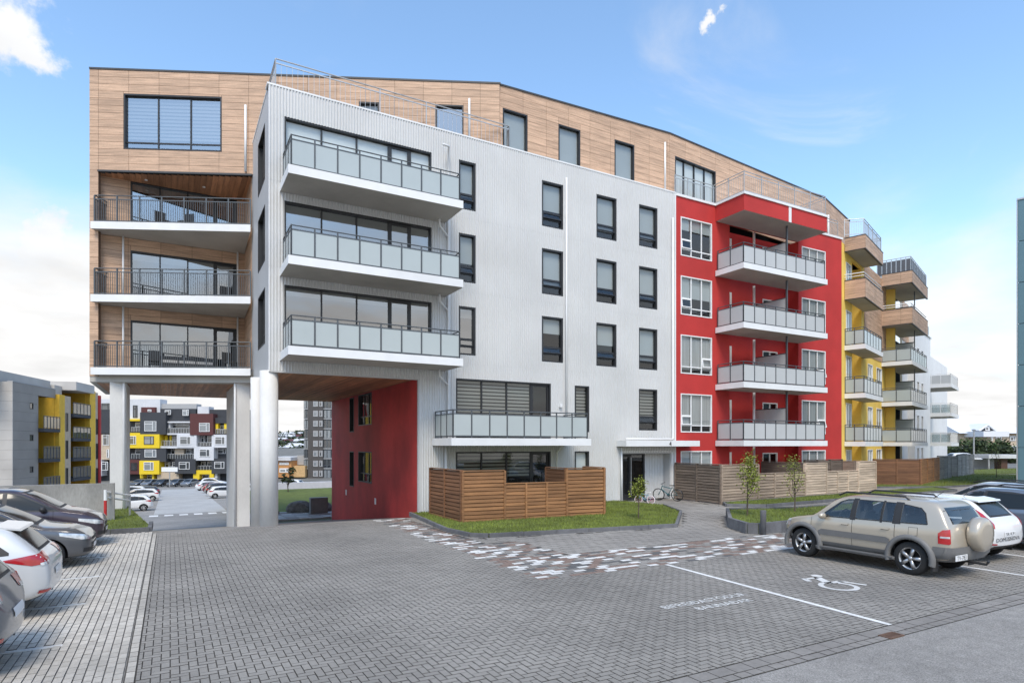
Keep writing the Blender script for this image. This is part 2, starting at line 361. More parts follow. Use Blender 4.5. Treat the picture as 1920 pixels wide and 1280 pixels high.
# drive through the passage: stepped sheets that follow the ramp
def sheet(name, xs, ys, material, dz, cut=None):
    m = MB(); nx = len(xs)
    m.add([(x, y, ramp(min(x, 8.6) if y < 39 else x, y) + dz) for y in ys for x in xs], [(j * nx + i, j * nx + i + 1, (j + 1) * nx + i + 1, (j + 1) * nx + i) for j in range(len(ys) - 1) for i in range(nx - 1)])
    return tag(m.build(name, material), kind='structure')
M_drive = mat('drive_paving', (.25, .24, .225), .9, var=.12, scale=1.2, fine=.22, bump=.4, bscale=80, dirt=.1)
sheet('drive', [-3, -.5, 3, 8.6], [21.8, 23, 26, 30, 34, 38.2, 42, 46, 50, 59.4], M_drive, -.02)
sheet('far_road', [-1.2, 1.5, 4.4], [59.4, 66, 80, 100, 118], M_asph_d, -.008)
sheet('far_parking', [-16, -6, -1.2, 4.4, 10, 18], [46, 60, 80, 100, 122, 134], M_asph, -.03)
for i in range(7):
    x0 = -1.5 + i * 1.08
    m = MB(); m.add([(x0, 57.2, ramp(0, 57.2) - .012), (x0 + .64, 57.2, ramp(0, 57.2) - .012), (x0 + .64, 58.7, ramp(0, 58.7) - .012), (x0, 58.7, ramp(0, 58.7) - .012)], [(0, 1, 2, 3)])
    tag(m.build('crosswalk_stripe', M_paint), ['first', 'second', 'third', 'fourth', 'fifth', 'sixth', 'seventh'][i] + ' white crosswalk stripe from the left on the drive beyond the passage', 'crosswalk stripe', 'crosswalk stripes beyond the passage')

# ---------------------------------------------------------------- lawns with kerbs
def lawn(poly, z, n, seed, skip=None, h=(.035, .075)):
    nv = len(poly); m = MB().prism(poly, -.04, z - .02)
    o = m.build('lawn', M_turf); tag(o, kind='structure')
    rnd = random.Random(seed); xs = [p[0] for p in poly]; ys = [p[1] for p in poly]; b = MB(); k = 0
    while k < n:
        x, y = rnd.uniform(min(xs), max(xs)), rnd.uniform(min(ys), max(ys))
        if not inside((x, y), poly) or (skip and skip(x, y)): k += .3; continue
        k += 1; a = rnd.uniform(0, pi); w_ = rnd.uniform(.006, .014); hh = rnd.uniform(*h) * (.65 + .7 * rnd.random()); lx, ly = rnd.uniform(-.03, .03), rnd.uniform(-.03, .03)
        b.add([(x - cos(a) * w_, y - sin(a) * w_, z - .03), (x + cos(a) * w_, y + sin(a) * w_, z - .03), (x + lx, y + ly, z - .02 + hh)], [(0, 1, 2)])
    tag(b.build('grass', M_blade, fix=False), kind='stuff')
    return o
def kerb(pts, z, parent, wd=.1, ln=1.0, close=False):
    """kerb stones laid end to end along a polyline"""
    shared = {}
    P = pts + ([pts[0]] if close else [])
    for (x1, y1), (x2, y2) in zip(P[:-1], P[1:]):
        L = hypot(x2 - x1, y2 - y1); n = max(1, round(L / ln)); st = L / n; k = round(st, 2); a = atan2(y2 - y1, x2 - x1)
        if k not in shared: shared[k] = MB().box(0, st - .012, -wd / 2, wd / 2, -.04, z).box(0.004, st - .016, -wd / 2 + .008, wd / 2 - .008, z, z + .006).mesh('kerb_stone', M_kerb)
        for i in range(n): put('kerb_stone', shared[k], parent, Matrix.Translation((x1 + cos(a) * st * i, y1 + sin(a) * st * i, random.uniform(-.004, .004))) @ Matrix.Rotation(a, 4, 'Z'))
l1 = lawn(LAWN1, .10, 26000, 1, lambda x, y: 8.7 < x < 14.4 and y > 19.05); kerb(LAWN1[:-1], .115, l1)
l2 = lawn(LAWN2, .30, 15000, 2, lambda x, y: x > 26); kerb(LAWN2, .33, l2, .12, close=True)
l3 = lawn(LAWN3, .12, 14000, 3, lambda x, y: x > 38); kerb(LAWN3, .13, l3, close=True)
LAWN4 = [(36.8, 24.1), (38, 22.9), (42.5, 20.6), (55, 20.6), (68, 25.5), (62, 28.5), (50, 24.8), (43.3, 22.5), (41, 24.6)]
l4 = lawn(LAWN4, .09, 9000, 4, h=(.05, .12)); kerb(LAWN4[1:5], .1, l4)
LAWN5 = [(60, 28.8), (70, 27.5), (92, 27), (92, 33), (66, 33.5)]
l5 = lawn(LAWN5, .08, 3000, 5, h=(.06, .14))
LAWN6 = [(-2.15, 22.32), (-.62, 22.32), (-.62, 24.0), (-1.6, 31.5), (-3.2, 31.5), (-3.2, 22.32)]
l6 = lawn(LAWN6, .04, 5000, 6); kerb([(-2.6, 22.28), (-.56, 22.28), (-.56, 24.0)], .13, l6, .12)
LAWN7 = [(3.6, 44.5), (22, 48), (24, 62), (5.0, 62)]
m = MB().add([(3.3, 38.4, -1.9), (24, 38.4, -1.9), (24, 44.0, -1.95), (3.3, 44.0, -1.95), (3.4, 38.3, -3), (24, 44, -3.5), (3.0, 44, -3.6)], [(0, 1, 2, 3), (4, 0, 3, 6)]).build('bank', M_soil); tag(m, kind='structure')
m = MB().add([(3.75, 44.0, -1.93), (24, 44.0, -1.93), (26, 63, -1.6), (5.1, 63, -1.6), (3.5, 44, -3.2), (4.9, 63, -3.6)], [(0, 1, 2, 3), (4, 0, 3, 5)]); l7 = tag(m.build('lawn', M_turf), kind='structure')
# markings on the parking bays
def flat(name, polys, label, cat, z=.006):
    m = MB()
    for p in polys:
        m.add([(x, y, z) for x, y in p] , [tuple(range(len(p)))])
    return tag(m.build(name, M_paint), label, cat)
flat('bay_line', [[(9.75, 10.42), (9.85, 10.42), (9.5, 5.28), (9.4, 5.28)]], 'long white line between the open bay with lettering and the disabled bay', 'road marking')
flat('bay_line', [[(15.35, 7.6), (15.45, 7.6), (15.50, 5.35), (15.40, 5.35)]], 'white bay line showing behind the champagne SUV', 'road marking')
flat('bay_line', [[(18.0, 8.2), (18.1, 8.2), (18.16, 5.4), (18.06, 5.4)]], 'white bay line behind the white hatchback at the right edge', 'road marking')
def ring(cx, cy, r0, r1, a0, a1, sx=1, sy=1, n=26):
    A = [a0 + (a1 - a0) * i / n for i in range(n + 1)]
    return [[(cx + r1 * cos(p) * sx, cy + r1 * sin(p) * sy), (cx + r1 * cos(q) * sx, cy + r1 * sin(q) * sy), (cx + r0 * cos(q) * sx, cy + r0 * sin(q) * sy), (cx + r0 * cos(p) * sx, cy + r0 * sin(p) * sy)] for p, q in zip(A[:-1], A[1:])]
def bar(a, b, w_):
    d = hypot(b[0] - a[0], b[1] - a[1]); nx, ny = -(b[1] - a[1]) / d * w_ / 2, (b[0] - a[0]) / d * w_ / 2
    return [(a[0] + nx, a[1] + ny), (a[0] - nx, a[1] - ny), (b[0] - nx, b[1] - ny), (b[0] + nx, b[1] + ny)]
disc = lambda cx, cy, r: [(cx + r * cos(2 * pi * i / 20), cy + r * sin(2 * pi * i / 20)) for i in range(20)]
flat('disabled_symbol', ring(11.16, 7.2, .26, .36, radians(75), radians(395)) + [disc(11.66, 8.0, .11), bar((11.52, 7.9), (11.24, 7.44), .17),
     bar((11.5, 7.87), (11.18, 7.93), .1), bar((11.19, 7.97), (11.06, 7.74), .11), bar((11.22, 7.47), (11.62, 7.44), .12), bar((11.59, 7.49), (11.73, 7.0), .1)], 'white wheelchair symbol painted on the bay before the champagne SUV', 'road marking')
def text_mesh(s, size, name='lettering', depth=0, align='LEFT'):
    c = bpy.data.curves.new(name, 'FONT'); c.body = s; c.size = size; c.extrude = depth; c.resolution_u = 2; c.align_x = align
    o = bpy.data.objects.new(name, c); COL.objects.link(o); bpy.context.view_layer.update()
    me = bpy.data.meshes.new_from_object(o.evaluated_get(bpy.context.evaluated_depsgraph_get())); bpy.data.objects.remove(o); me.name = name
    return me
def lettering(s, x0, x1, y, h, label):
    me = text_mesh(s, 1.0); xs = [v.co.x for v in me.vertices]; ys = [v.co.y for v in me.vertices]
    kx = (x1 - x0) / (max(xs) - min(xs)); ky = h / (max(ys) - min(min(ys), 0))
    for v in me.vertices: v.co = Vector((x0 + (v.co.x - min(xs)) * kx, y + v.co.y * ky, .006))
    me.materials.clear(); me.materials.append(M_paint)
    tag(put('painted_lettering', me), label, 'road marking')
lettering('BIFREIÐASTÖÐUR', 7.14, 9.1, 7.58, .22, 'upper line of white painted letters BIFREIÐASTÖÐUR on the open bay')
lettering('BANNAÐAR', 7.58, 8.86, 7.26, .17, 'lower line of white painted letters BANNAÐAR on the open bay')
# drain grate at the asphalt edge
d = thing('drain_grate', 'rusty drain grate in the channel at the edge of the asphalt', 'drain', (8.95, 4.99, 0))
M_rust = mat('rust', (.13, .075, .05), .9, var=.3, scale=12, fine=.2)
MB().box(8.78, 9.12, 4.9, 4.93, -.01, .008).box(8.78, 9.12, 5.05, 5.08, -.01, .008).box(8.78, 8.81, 4.93, 5.05, -.01, .008).box(9.09, 9.12, 4.93, 5.05, -.01, .008).build('rim', M_rust, d)
gb = MB().box(0, .018, 4.93, 5.05, -.008, .005).mesh('bar', M_rust)
for i in range(8): put('bar', gb, d, Matrix.Translation((8.822 + i * .033, 0, 0)))
# boulders, cabinet and paving beyond the passage
def boulder(x, y, s, label, seed):
    rnd = random.Random(seed); bm = bmesh.new(); bmesh.ops.create_icosphere(bm, subdivisions=3, radius=1)
    pl = [(Vector((rnd.uniform(-1, 1), rnd.uniform(-1, 1), rnd.uniform(-.6, 1))).normalized(), rnd.uniform(.62, .95)) for _ in range(13)]
    for v in bm.verts:
        for n_, d_ in pl:
            k = v.co.dot(n_)
            if k > d_: v.co -= n_ * (k - d_) * .9
        v.co *= 1 + rnd.uniform(-.03, .03); v.co = Vector((v.co.x * s[0], v.co.y * s[1], v.co.z * s[2]))
    me = bpy.data.meshes.new('boulder'); bm.to_mesh(me); bm.free(); me.materials.append(M_rock)
    tag(put('boulder', me, None, Matrix.Translation((x, y, -1.9 + s[2] * .45))), label, 'boulder')
# ---------------------------------------------------------------- materials of the building
M_corr = mat('corrugated_white', (.60, .60, .588), .42, var=.03, scale=.6, fine=.02, dirt=.05)
M_flatw = mat('flat_white_panel', (.50, .50, .495), .5, var=.03, scale=.6, dirt=.06)
M_trimw = mat('white_trim', (.78, .78, .77), .5, var=.04, scale=2, dirt=.06)
M_slabw = mat('balcony_concrete', (.47, .445, .405), .85, var=.06, scale=1.5, fine=.04, dirt=.14)
M_colw = mat('column_paint', (.66, .65, .625), .75, var=.05, scale=1.2, fine=.03, dirt=.12, stretch=(1, 1, .4))
M_red = mat('red_render', (.49, .034, .030), .8, var=.06, scale=1.2, fine=.06, dirt=.10, bump=.25, bscale=90)
M_redp = mat('red_concrete', (.43, .034, .03), .7, var=.12, scale=1.0, fine=.08, dirt=.3, stretch=(1, 1, .3), bump=.2)
M_yel = mat('yellow_render', (.90, .62, .13), .8, var=.05, scale=1.2, fine=.05, dirt=.1)
M_clad = mat('wood_cladding', (.52, .345, .23), .62, var=.22, scale=1.0, stretch=(1.2, 1.2, 16), fine=.2, island=.10, obj=.10, dirt=.06)
M_cladd = mat('wood_cladding_dark', (.12, .075, .05), .6, var=.25, scale=1.0, stretch=(1.2, 1.2, 16), fine=.2, obj=.14)
M_soff = mat('soffit_boards', (.40, .195, .10), .6, var=.25, scale=1.0, stretch=(9, .7, 3), fine=.2, island=.3)
M_anth = mat('anthracite_frame', (.022, .023, .025), .45, var=.05)
M_rail = mat('railing_grey', (.105, .115, .122), .45, metal=.3, var=.05)
M_galv = mat('galvanised_steel', (.50, .50, .49), .4, metal=.6, var=.08, scale=6)
M_frost = mat('frosted_glass', (.43, .475, .47), .18, var=.04, scale=.7, spec=.6)
M_frostw = mat('frosted_white', (.50, .51, .505), .3, var=.04, scale=.7)
M_upvc = mat('white_frame', (.80, .80, .79), .4, var=.03)
M_room = mat('room_shade', (.025, .024, .023), .9)  # room shade put into the colour
M_blind = mat('roller_blind', (.46, .475, .475), .9, var=.04, scale=.8)
M_blindw = mat('white_blind', (.86, .86, .84), .9, var=.04, scale=.8)
M_day = mat('day_night_blind', (.31, .295, .26), .9, var=.06, scale=.8)
M_curt = mat('curtain', (.42, .41, .40), .9, var=.2, scale=1, stretch=(14, 14, .3))
M_roof = mat('roof_membrane', (.10, .10, .10), .9, var=.1)
M_cap = mat('dark_coping', (.05, .052, .055), .5)
G_win = glass_mat('window_glass', (.03, .035, .04), .05, 1.9)
G_sky = glass_mat('window_glass_reflective', (.03, .035, .04), .30, 4.4)
bld = thing('apartment_building', 'long modern apartment block of white corrugated, red, yellow and wood clad sections', 'building', (12, 23.1, 0))
Z = [0, 2.95, 5.95, 8.95, 11.95, 14.95]

FA = Frame(0, 23.1); FW1 = Frame(-2.93, 30.82, d=(.9023, -.4311)); FW2 = Frame(12.46, 23.55)
FW3 = Frame(22.36, 23.55, 5); FW4 = Frame(37.12, 24.84, 19); FB = Frame(36.1, 23.1, 19)
FS = Frame(3.05, 28.9, d=(0, -1)); FR = Frame(8.63, 38.12, d=(0, -1)); FBW = Frame(-2.6, 31.1)

# ---------------------------------------------------------------- windows: shared meshes placed in a wall frame
_wc = {}
def cached(key, fn):
    if key not in _wc: _wc[key] = fn()
    return _wc[key]
def casing(w_, h, fr, dp, proud, mats):
    m = MB(); a = -proud
    m.box(0, w_, a, dp, 0, fr).box(0, w_, a, dp, h - fr, h).box(0, fr, a, dp, fr, h - fr).box(w_ - fr, w_, a, dp, fr, h - fr)
    return m
def window(F, u0, u1, z0, z1, parent, mull=(), trans=(), frame=M_anth, fr=.05, dp=.16, proud=.012, glass=None, blind=None, bl=1.0, bmat=None, vent=None, slats=False, door=None, name='window', inset=.11):
    """casing (part) with bars, panes, blinds and a vent sash as sub-parts. mull: u offsets, trans: z offsets"""
    w_, h = round(u1 - u0, 2), round(z1 - z0, 2); glass = glass or G_win; br = .055
    def mk():
        m = casing(w_, h, fr, dp, proud, frame)
        for x in mull: m.box(x - br / 2, x + br / 2, inset - .03, inset + .03, fr, h - fr)
        xs = [fr] + list(mull) + [w_ - fr]
        for t in trans:
            zt, cols = t if isinstance(t, tuple) else (t, None)
            for c in range(len(xs) - 1):
                if cols is None or c in cols: m.box(xs[c] + (br / 2 if c else 0), xs[c + 1] - (br / 2 if c < len(xs) - 2 else 0), inset - .028, inset + .028, zt - br / 2, zt + br / 2)
        return m.mesh(name, frame)
    me = cached(('c', w_, h, tuple(mull), tuple(trans), frame.name, fr, dp, proud, name, inset), mk)
    o = put(name, me, parent, F.at(u0, 0, z0))
    xs = [fr] + list(mull) + [w_ - fr]
    for c in range(len(xs) - 1):
        a, b = xs[c] + (br / 2 if c else 0), xs[c + 1] - (br / 2 if c < len(xs) - 2 else 0)
        if door is not None and c in door:
            pw = .09
            mm = cached(('d', round(b - a, 3), h, frame.name), lambda: MB().box(0, pw, -.03, .03, 0, h - 2 * fr).box(b - a - pw, b - a, -.03, .03, 0, h - 2 * fr).box(pw, b - a - pw, -.03, .03, 0, .16).box(pw, b - a - pw, -.03, .03, h - 2 * fr - pw, h - 2 * fr).box(pw * .3, pw * .6, -.075, -.031, .95, 1.1).mesh('door_leaf', frame))
            put('door_leaf', mm, o, F.at(u0 + a, inset, z0 + fr))
        zs = [fr] + [t[0] if isinstance(t, tuple) else t for t in trans if not isinstance(t, tuple) or c in t[1]] + [h - fr]
        for q in range(len(zs) - 1):
            za, zb = zs[q] + (br / 2 if q else 0), zs[q + 1] - (br / 2 if q < len(zs) - 2 else 0)
            if vent is not None and (c, q) in vent:
                def mkv():
                    ww, hh = b - a, zb - za; s = .045
                    return MB().box(0, ww, -.03, .02, 0, s).box(0, ww, -.03, .02, hh - s, hh).box(0, s, -.03, .02, s, hh - s).box(ww - s, ww, -.03, .02, s, hh - s)
                sm = cached(('v', round(b - a, 3), round(zb - za, 3), frame.name), lambda: mkv().mesh('vent_sash', frame))
                sg = cached(('vg', round(b - a, 3), round(zb - za, 3), glass.name), lambda: MB().add([(.045, 0, .045), (b - a - .045, 0, .045), (b - a - .045, 0, zb - za - .045), (.045, 0, zb - za - .045)], [(0, 1, 2, 3)]).mesh('pane', glass, fix=False))
                T = F.at(u0 + a, inset - .03, z0 + zb) @ Matrix.Rotation(radians(-vent[(c, q)]), 4, 'X') @ Matrix.Translation((0, 0, -(zb - za)))
                put('vent_sash', sm, o, T); put('pane', sg, o, T); continue
            pm = cached(('p', round(b - a, 3), round(zb - za, 3), glass.name), lambda: MB().add([(0, 0, 0), (b - a, 0, 0), (b - a, 0, zb - za), (0, 0, zb - za)], [(0, 1, 2, 3)]).mesh('pane', glass, fix=False))
            put('pane', pm, o, F.at(u0 + a, inset, z0 + za) @ Matrix.Rotation(random.uniform(-.004, .004), 4, 'Z') @ Matrix.Rotation(random.uniform(-.004, .004), 4, 'X'))
        if blind:
            zb0 = fr + (1 - (bl[c] if isinstance(bl, (list, tuple)) else bl)) * (h - 2 * fr); zb1 = h - fr - .01
            if zb1 - zb0 < .05: continue
            if slats:
                n = int((zb1 - zb0) / .15)
                def mks():
                    m = MB()
                    for i in range(n): m.box(0, b - a, 0, .004, zb1 - zb0 - (i + 1) * .15 + .055, zb1 - zb0 - i * .15)
                    return m.mesh('blind', bmat or M_blindw)
                put('blind', cached(('s', round(b - a, 3), n, round(zb1 - zb0, 3), (bmat or M_blindw).name), mks), o, F.at(u0 + a, inset + .06, z0 + zb0))
            else:
                put('blind', cached(('b', round(b - a, 3), round(zb1 - zb0, 3), (bmat or M_blind).name), lambda: MB().box(0, b - a, 0, .004, 0, zb1 - zb0).mesh('blind', bmat or M_blind)), o, F.at(u0 + a, inset + .06, z0 + zb0))
    return o
def corrugated(F, rects, name='corrugated_wall', pitch=.106, amp=.0155, material=None, thick=.03):
    """sinusoidal metal sheet standing on the wall plane"""
    m = MB(); ns = 6; st = pitch / ns
    cutz = (3.05, 6.1, 9.05, 12.1); parts_ = []
    for (a, b, c, d) in rects:          # sheets lap at every storey
        zz = [c] + [z for z in cutz if c + .05 < z < d - .05] + [d]; parts_ += [(a, b, p - (.03 if k else 0), q, sum(p >= z for z in cutz)) for k, (p, q) in enumerate(zip(zz[:-1], zz[1:]))]
    for (a, b, c, d, lap) in parts_:
        i0, i1 = math.ceil(a / st + 1e-6), math.floor(b / st - 1e-6)
        us = [a] + [i * st for i in range(i0, i1 + 1)] + [b]
        vs = []
        for zz in (c, d):
            for u in us: vs.append((u, -.004 * lap - amp * (1 + 1.25 * math.tanh(1.6 * cos(2 * pi * u / pitch))), zz))
        n = len(us); fs = [(i, i + 1, n + i + 1, n + i) for i in range(n - 1)]
        fs.append(tuple(range(n, 2 * n))[::-1] if False else (0, 0, 0)) if False else None
        m.add(vs, fs)
    return m.build(name, material or M_corr, bld, F.M, fix=False)
def wallbox(F, rects, v0, v1, material, name, parent=None):
    m = MB()
    for (a, b, c, d) in rects: m.box(a, b, v0, v1, c, d)
    return m.build(name, material, parent or bld, F.M)
# cladding boards collected over all wood walls; the ones that show largest become parts
CLAD = []
def clad(F, rect, holes, pw=1.22, ph=.3, u_off=0.0, z_off=0.0, material=None, th=.012, v=0.0, tops=None):
    a, b, c, d = rect; material = material or M_clad
    i0 = math.floor((a - u_off) / pw); j0 = math.floor((c - z_off) / ph)
    for i in range(i0, i0 + int((b - a) / pw) + 3):
        for j in range(j0, j0 + int((d - c) / ph) + 3):
            r = (max(a, u_off + i * pw), min(b, u_off + (i + 1) * pw), max(c, z_off + j * ph), min(d, z_off + (j + 1) * ph))
            if r[1] - r[0] < .02 or r[3] - r[2] < .02: continue
            for q in subtract(r, holes):
                p = F.P((q[0] + q[1]) / 2, 0, (q[2] + q[3]) / 2); CLAD.append((cdepth(p[0], p[1]), F, q, material, th, v))
def clad_flush():
    CLAD.sort(key=lambda t: t[0]); n = 0; rest = {}; sh = {}
    for dpt, F, q, material, th, v in CLAD:
        g = .006
        if n < 300 and q[1] - q[0] > .25:
            n += 1; k = (round(q[1] - q[0], 2), round(q[3] - q[2], 2), material.name)
            if k not in sh: sh[k] = MB().box(g, k[0] - g, -th, 0, g, k[1] - g).mesh('cladding_board', material)
            put('cladding_board', sh[k], bld, F.at(q[0], v - random.uniform(0, .002), q[2]))
        else: rest.setdefault((material.name, F, v), MB()).box(q[0] + g, q[1] - g, v - th, v, q[2] + g, q[3] - g)
    for (mn, F, v), m in rest.items(): tag(m.build('cladding_boards', MATS[mn], bld, F.M), kind='stuff')

# ---------------------------------------------------------------- white corrugated block
XA0, XA1, ZT = 3.05, 22.33, 15.42
holes = []
bw = [(3.56, 9.17, z + .12, z + 2.47) for z in (11.95, 8.95, 5.95)]                      # glazed balcony fronts
nar = [(10.36, 11.12, z - 2.0, z) for z in (14.42, 11.42, 8.42)]
c1 = [(14.38, 15.5, z - 2.02, z) for z in (14.42, 11.42, 8.42)]
c2 = [(17.36, 18.54, z - 2.02, z) for z in (14.40, 11.40, 8.42)]
c3 = [(19.92, 21.1, z - 2.02, z) for z in (14.42, 11.42, 8.42, 5.44)]
low = [(10.24, 14.84, 2.95, 5.44), (10.24, 14.84, .1, 2.42)]
nl = [(16.15, 16.95, 3.3, 5.42), (16.15, 16.95, .45, 2.42)]
ent = [(18.9, 22.05, 0, 2.33)]
pas = [(3.05, 8.63, -.3, 5.34)]
holes = bw + nar + c1 + c2 + c3 + low + nl + ent + pas
rects = subtract((XA0, XA1, 0.02, ZT), holes)
corrugated(FA, rects)
wallbox(FA, subtract((XA0, XA1, 0, ZT - .02), holes), .022, .14, M_flatw, 'white_wall')
# body behind the facades: solid blocks painted near black, standing in for the shade of unlit rooms
core = MB().prism([(3.3, 24.0), (22.3, 24.0), (22.3, 38.0), (8.9, 38.0), (8.9, 24.01), (3.3, 24.02)][:0] or [(8.9, 23.9), (36, 25.2), (36, 37.9), (8.9, 37.9)], 0, 14.9).prism([(3.25, 23.9), (8.88, 23.9), (8.88, 37.9), (3.25, 37.9)], 5.5, 14.9)
core.build('room_shade_block', M_room, bld)
M_floor = MB()
for z in Z[2:5]: M_floor.box(3.3, 22.2, 23.26, 23.88, z - .25, z + .02)
M_floor.box(8.9, 22.2, 23.26, 23.88, 2.7, 2.97); M_floor.build('floor_slab', M_slabw, bld)
# trims: corner flashing, coping, soffit edge
cp = MB().box(2.98, 22.34, -.05, .42, ZT, ZT + .06).build('coping', M_trimw, bld, FA.M)
MB().box(3.035, 3.075, -.034, .05, 5.3, ZT).build('corner_trim', M_trimw, bld, FA.M)
MB().box(3.08, 8.6, -.03, .1, 5.28, 5.345).box(8.6, 8.68, -.03, .1, -.12, 5.345).build('passage_trim', M_flatw, bld, FA.M)
MB().box(22.29, 22.36, -.03, .1, 0, ZT).build('end_trim', M_trimw, bld, FA.M)
MB().box(8.7, 18.6, -.028, .1, -.0, .055).build('base_trim', M_cap, bld, FA.M)
# windows
def dark_win(r, bl, vent=8, **k):
    a, b, c, d = r; h = d - c
    return window(FA, a, b, c, d, bld, trans=(.36, .68), vent={(0, 1): vent}, blind=True, bl=bl, fr=.07, dp=.15, **k)
R = random.Random(5)
for r, b_ in zip(nar[:2], (.72, .6)): dark_win(r, b_)
dark_win(nar[2], .2, vent=0, glass=G_sky)
for L_ in (c1, c2):
    for i, r in enumerate(L_): dark_win(r, ([.62, .80, .35] if L_ is c1 else [.84, .66, .5])[i], vent=R.choice((5, 9, 12)))
for i, r in enumerate(c3):
    dark_win(r, [.86, .74, .83, .8][i], vent=R.choice((5, 9, 12)), slats=(i == 3), bmat=M_day if i == 3 else None)
for i, r in enumerate(bw):
    window(FA, *r, bld, mull=(1.32, 2.62, 3.87, 4.75), blind=True, bl=[.97, .35, .12][i], fr=.06, dp=.15, glass=G_win if i == 0 else G_sky, door={3}, bmat=M_blindw if i == 0 else M_blind)
window(FA, *low[0], bld, mull=(1.22, 2.42, 3.62), blind=True, bl=[.95, .95, .95, 0], slats=True, bmat=M_day, fr=.06, door={3}, glass=G_win)
window(FA, *low[1], bld, mull=(1.22, 2.42, 3.62), blind=True, bl=[.5, .5, .5, 0], slats=True, bmat=M_day, fr=.06, door={3}, glass=G_win)
window(FA, *nl[0], bld, blind=True, bl=.9, slats=True, bmat=M_day, fr=.07, dp=.15)
window(FA, *nl[1], bld, blind=True, bl=.95, bmat=M_blindw, fr=.07, dp=.15)

# ---------------------------------------------------------------- railings and balconies
def panel_rail(parent, pts, z, n_by_seg, h=1.1, panel=M_frost, metal=M_rail, toprail=True, post=.045, gap=.02):
    """framed panels between posts along a polyline in world xy, handrail above"""
    for (p, q), n in zip(zip(pts[:-1], pts[1:]), n_by_seg):
        L = hypot(q[0] - p[0], q[1] - p[1]); a = atan2(q[1] - p[1], q[0] - p[0]); st = L / n
        T = Matrix.Translation((p[0], p[1], z)) @ Matrix.Rotation(a, 4, 'Z')
        pmesh = cached(('rp', post, h, metal.name, 1), lambda: MB().box(-post / 2, post / 2, -post / 2, post / 2, -.05, h - .06).mesh('rail_post', metal))
        for i in range(n + 1): put('rail_post', pmesh, parent, T @ Matrix.Translation((i * st, 0, 0)))
        put('rail', MB().box(0, L, -.018, .018, .05, .09).box(0, L, -.018, .018, h - .20, h - .165).mesh('rail', metal), parent, T)
        put('handrail', MB().tube([(-.02, 0, h - .04), (L + .02, 0, h - .04)], .022, 8).mesh('handrail', metal), parent, T)
        pm = cached(('bp', round(st, 3), round(h, 2), panel.name, metal.name), lambda: MB().box(post / 2 + gap * .4, st - post / 2 - gap * .4, -.006, .006, .10, h - .205).mesh('glass_panel', panel))
        for i in range(n): put('glass_panel', pm, parent, T @ Matrix.Translation((i * st, 0, 0)))
def bar_rail(parent, pts, z, n_by_seg, h=1.1, metal=M_rail, sub=8, post=.05, r=.008):
    """posts with thin vertical bars"""
    for (p, q), n in zip(zip(pts[:-1], pts[1:]), n_by_seg):
        L = hypot(q[0] - p[0], q[1] - p[1]); a = atan2(q[1] - p[1], q[0] - p[0]); st = L / n
        T = Matrix.Translation((p[0], p[1], z)) @ Matrix.Rotation(a, 4, 'Z')
        pmesh = cached(('rp', post, h, metal.name, 2), lambda: MB().box(-post / 2, post / 2, -post / 2, post / 2, -.05, h - .02).mesh('rail_post', metal))
        for i in range(n + 1): put('rail_post', pmesh, parent, T @ Matrix.Translation((i * st, 0, 0)))
        put('rail', MB().box(0, L, -.015, .015, .06, .095).box(0, L, -.015, .015, h - .17, h - .135).mesh('rail', metal), parent, T)
        put('handrail', MB().tube([(0, 0, h), (L, 0, h)], .023, 8).mesh('handrail', metal), parent, T)
        bm_ = cached(('br', round(st, 3), sub, round(h, 2), metal.name, r), lambda: (lambda m: ([m.box(st * (k + 1) / (sub + 1) - r, st * (k + 1) / (sub + 1) + r, -r, r, .09, h - .16) for k in range(sub)], m.mesh('railing_bars', metal))[1])(MB()))
        for i in range(n): put('railing_bars', bm_, parent, T @ Matrix.Translation((i * st, 0, 0)))
def slab(name, poly, z0, z1, material=M_slabw, parent=None, face=None):
    """slab with a white edge band standing slightly proud"""
    o = MB().prism(poly, z0 + .004, z1).build(name, material, parent or bld)
    cx = sum(p[0] for p in poly) / len(poly); cy = sum(p[1] for p in poly) / len(poly)
    pr = [(p[0] + (p[0] - cx) * .0, p[1]) for p in poly]
    n = len(poly); m = MB()
    for i in range(n):
        if face and i not in face: continue
        (x1, y1), (x2, y2) = poly[i], poly[(i + 1) % n]; L = hypot(x2 - x1, y2 - y1); ox, oy = (y2 - y1) / L * .012, -(x2 - x1) / L * .012
        tx, ty = (x2 - x1) / L * .012, (y2 - y1) / L * .012
        m.prism([(x1 - tx + ox, y1 - ty + oy), (x2 + tx + ox, y2 + ty + oy), (x2 + ox * .1, y2 + oy * .1), (x1 + ox * .1, y1 + oy * .1)], z0, z1 + .02)
    m.build('edge_band', M_trimw, o)
    return o
BX0, BX1, BY = 3.42, 9.74, 21.32
for z in (11.97, 8.97, 5.97):
    s = slab('balcony', [(BX0, BY), (BX1, BY), (BX1, 23.06), (BX0, 23.06)], z - .27, z, face=(0, 1, 3))
    panel_rail(s, [(BX0 + .1, 23.0), (BX0 + .1, BY + .1), (BX1 - .1, BY + .1), (BX1 - .1, 23.0)], z, (3, 8, 2))
s = slab('balcony', [(9.2, 21.15), (15.62, 21.15), (15.62, 23.06), (9.2, 23.06)], 2.68, 2.95, face=(0, 1, 3))
panel_rail(s, [(9.3, 23.0), (9.3, 21.25), (15.5, 21.25), (15.5, 23.0)], 2.97, (3, 8, 2))

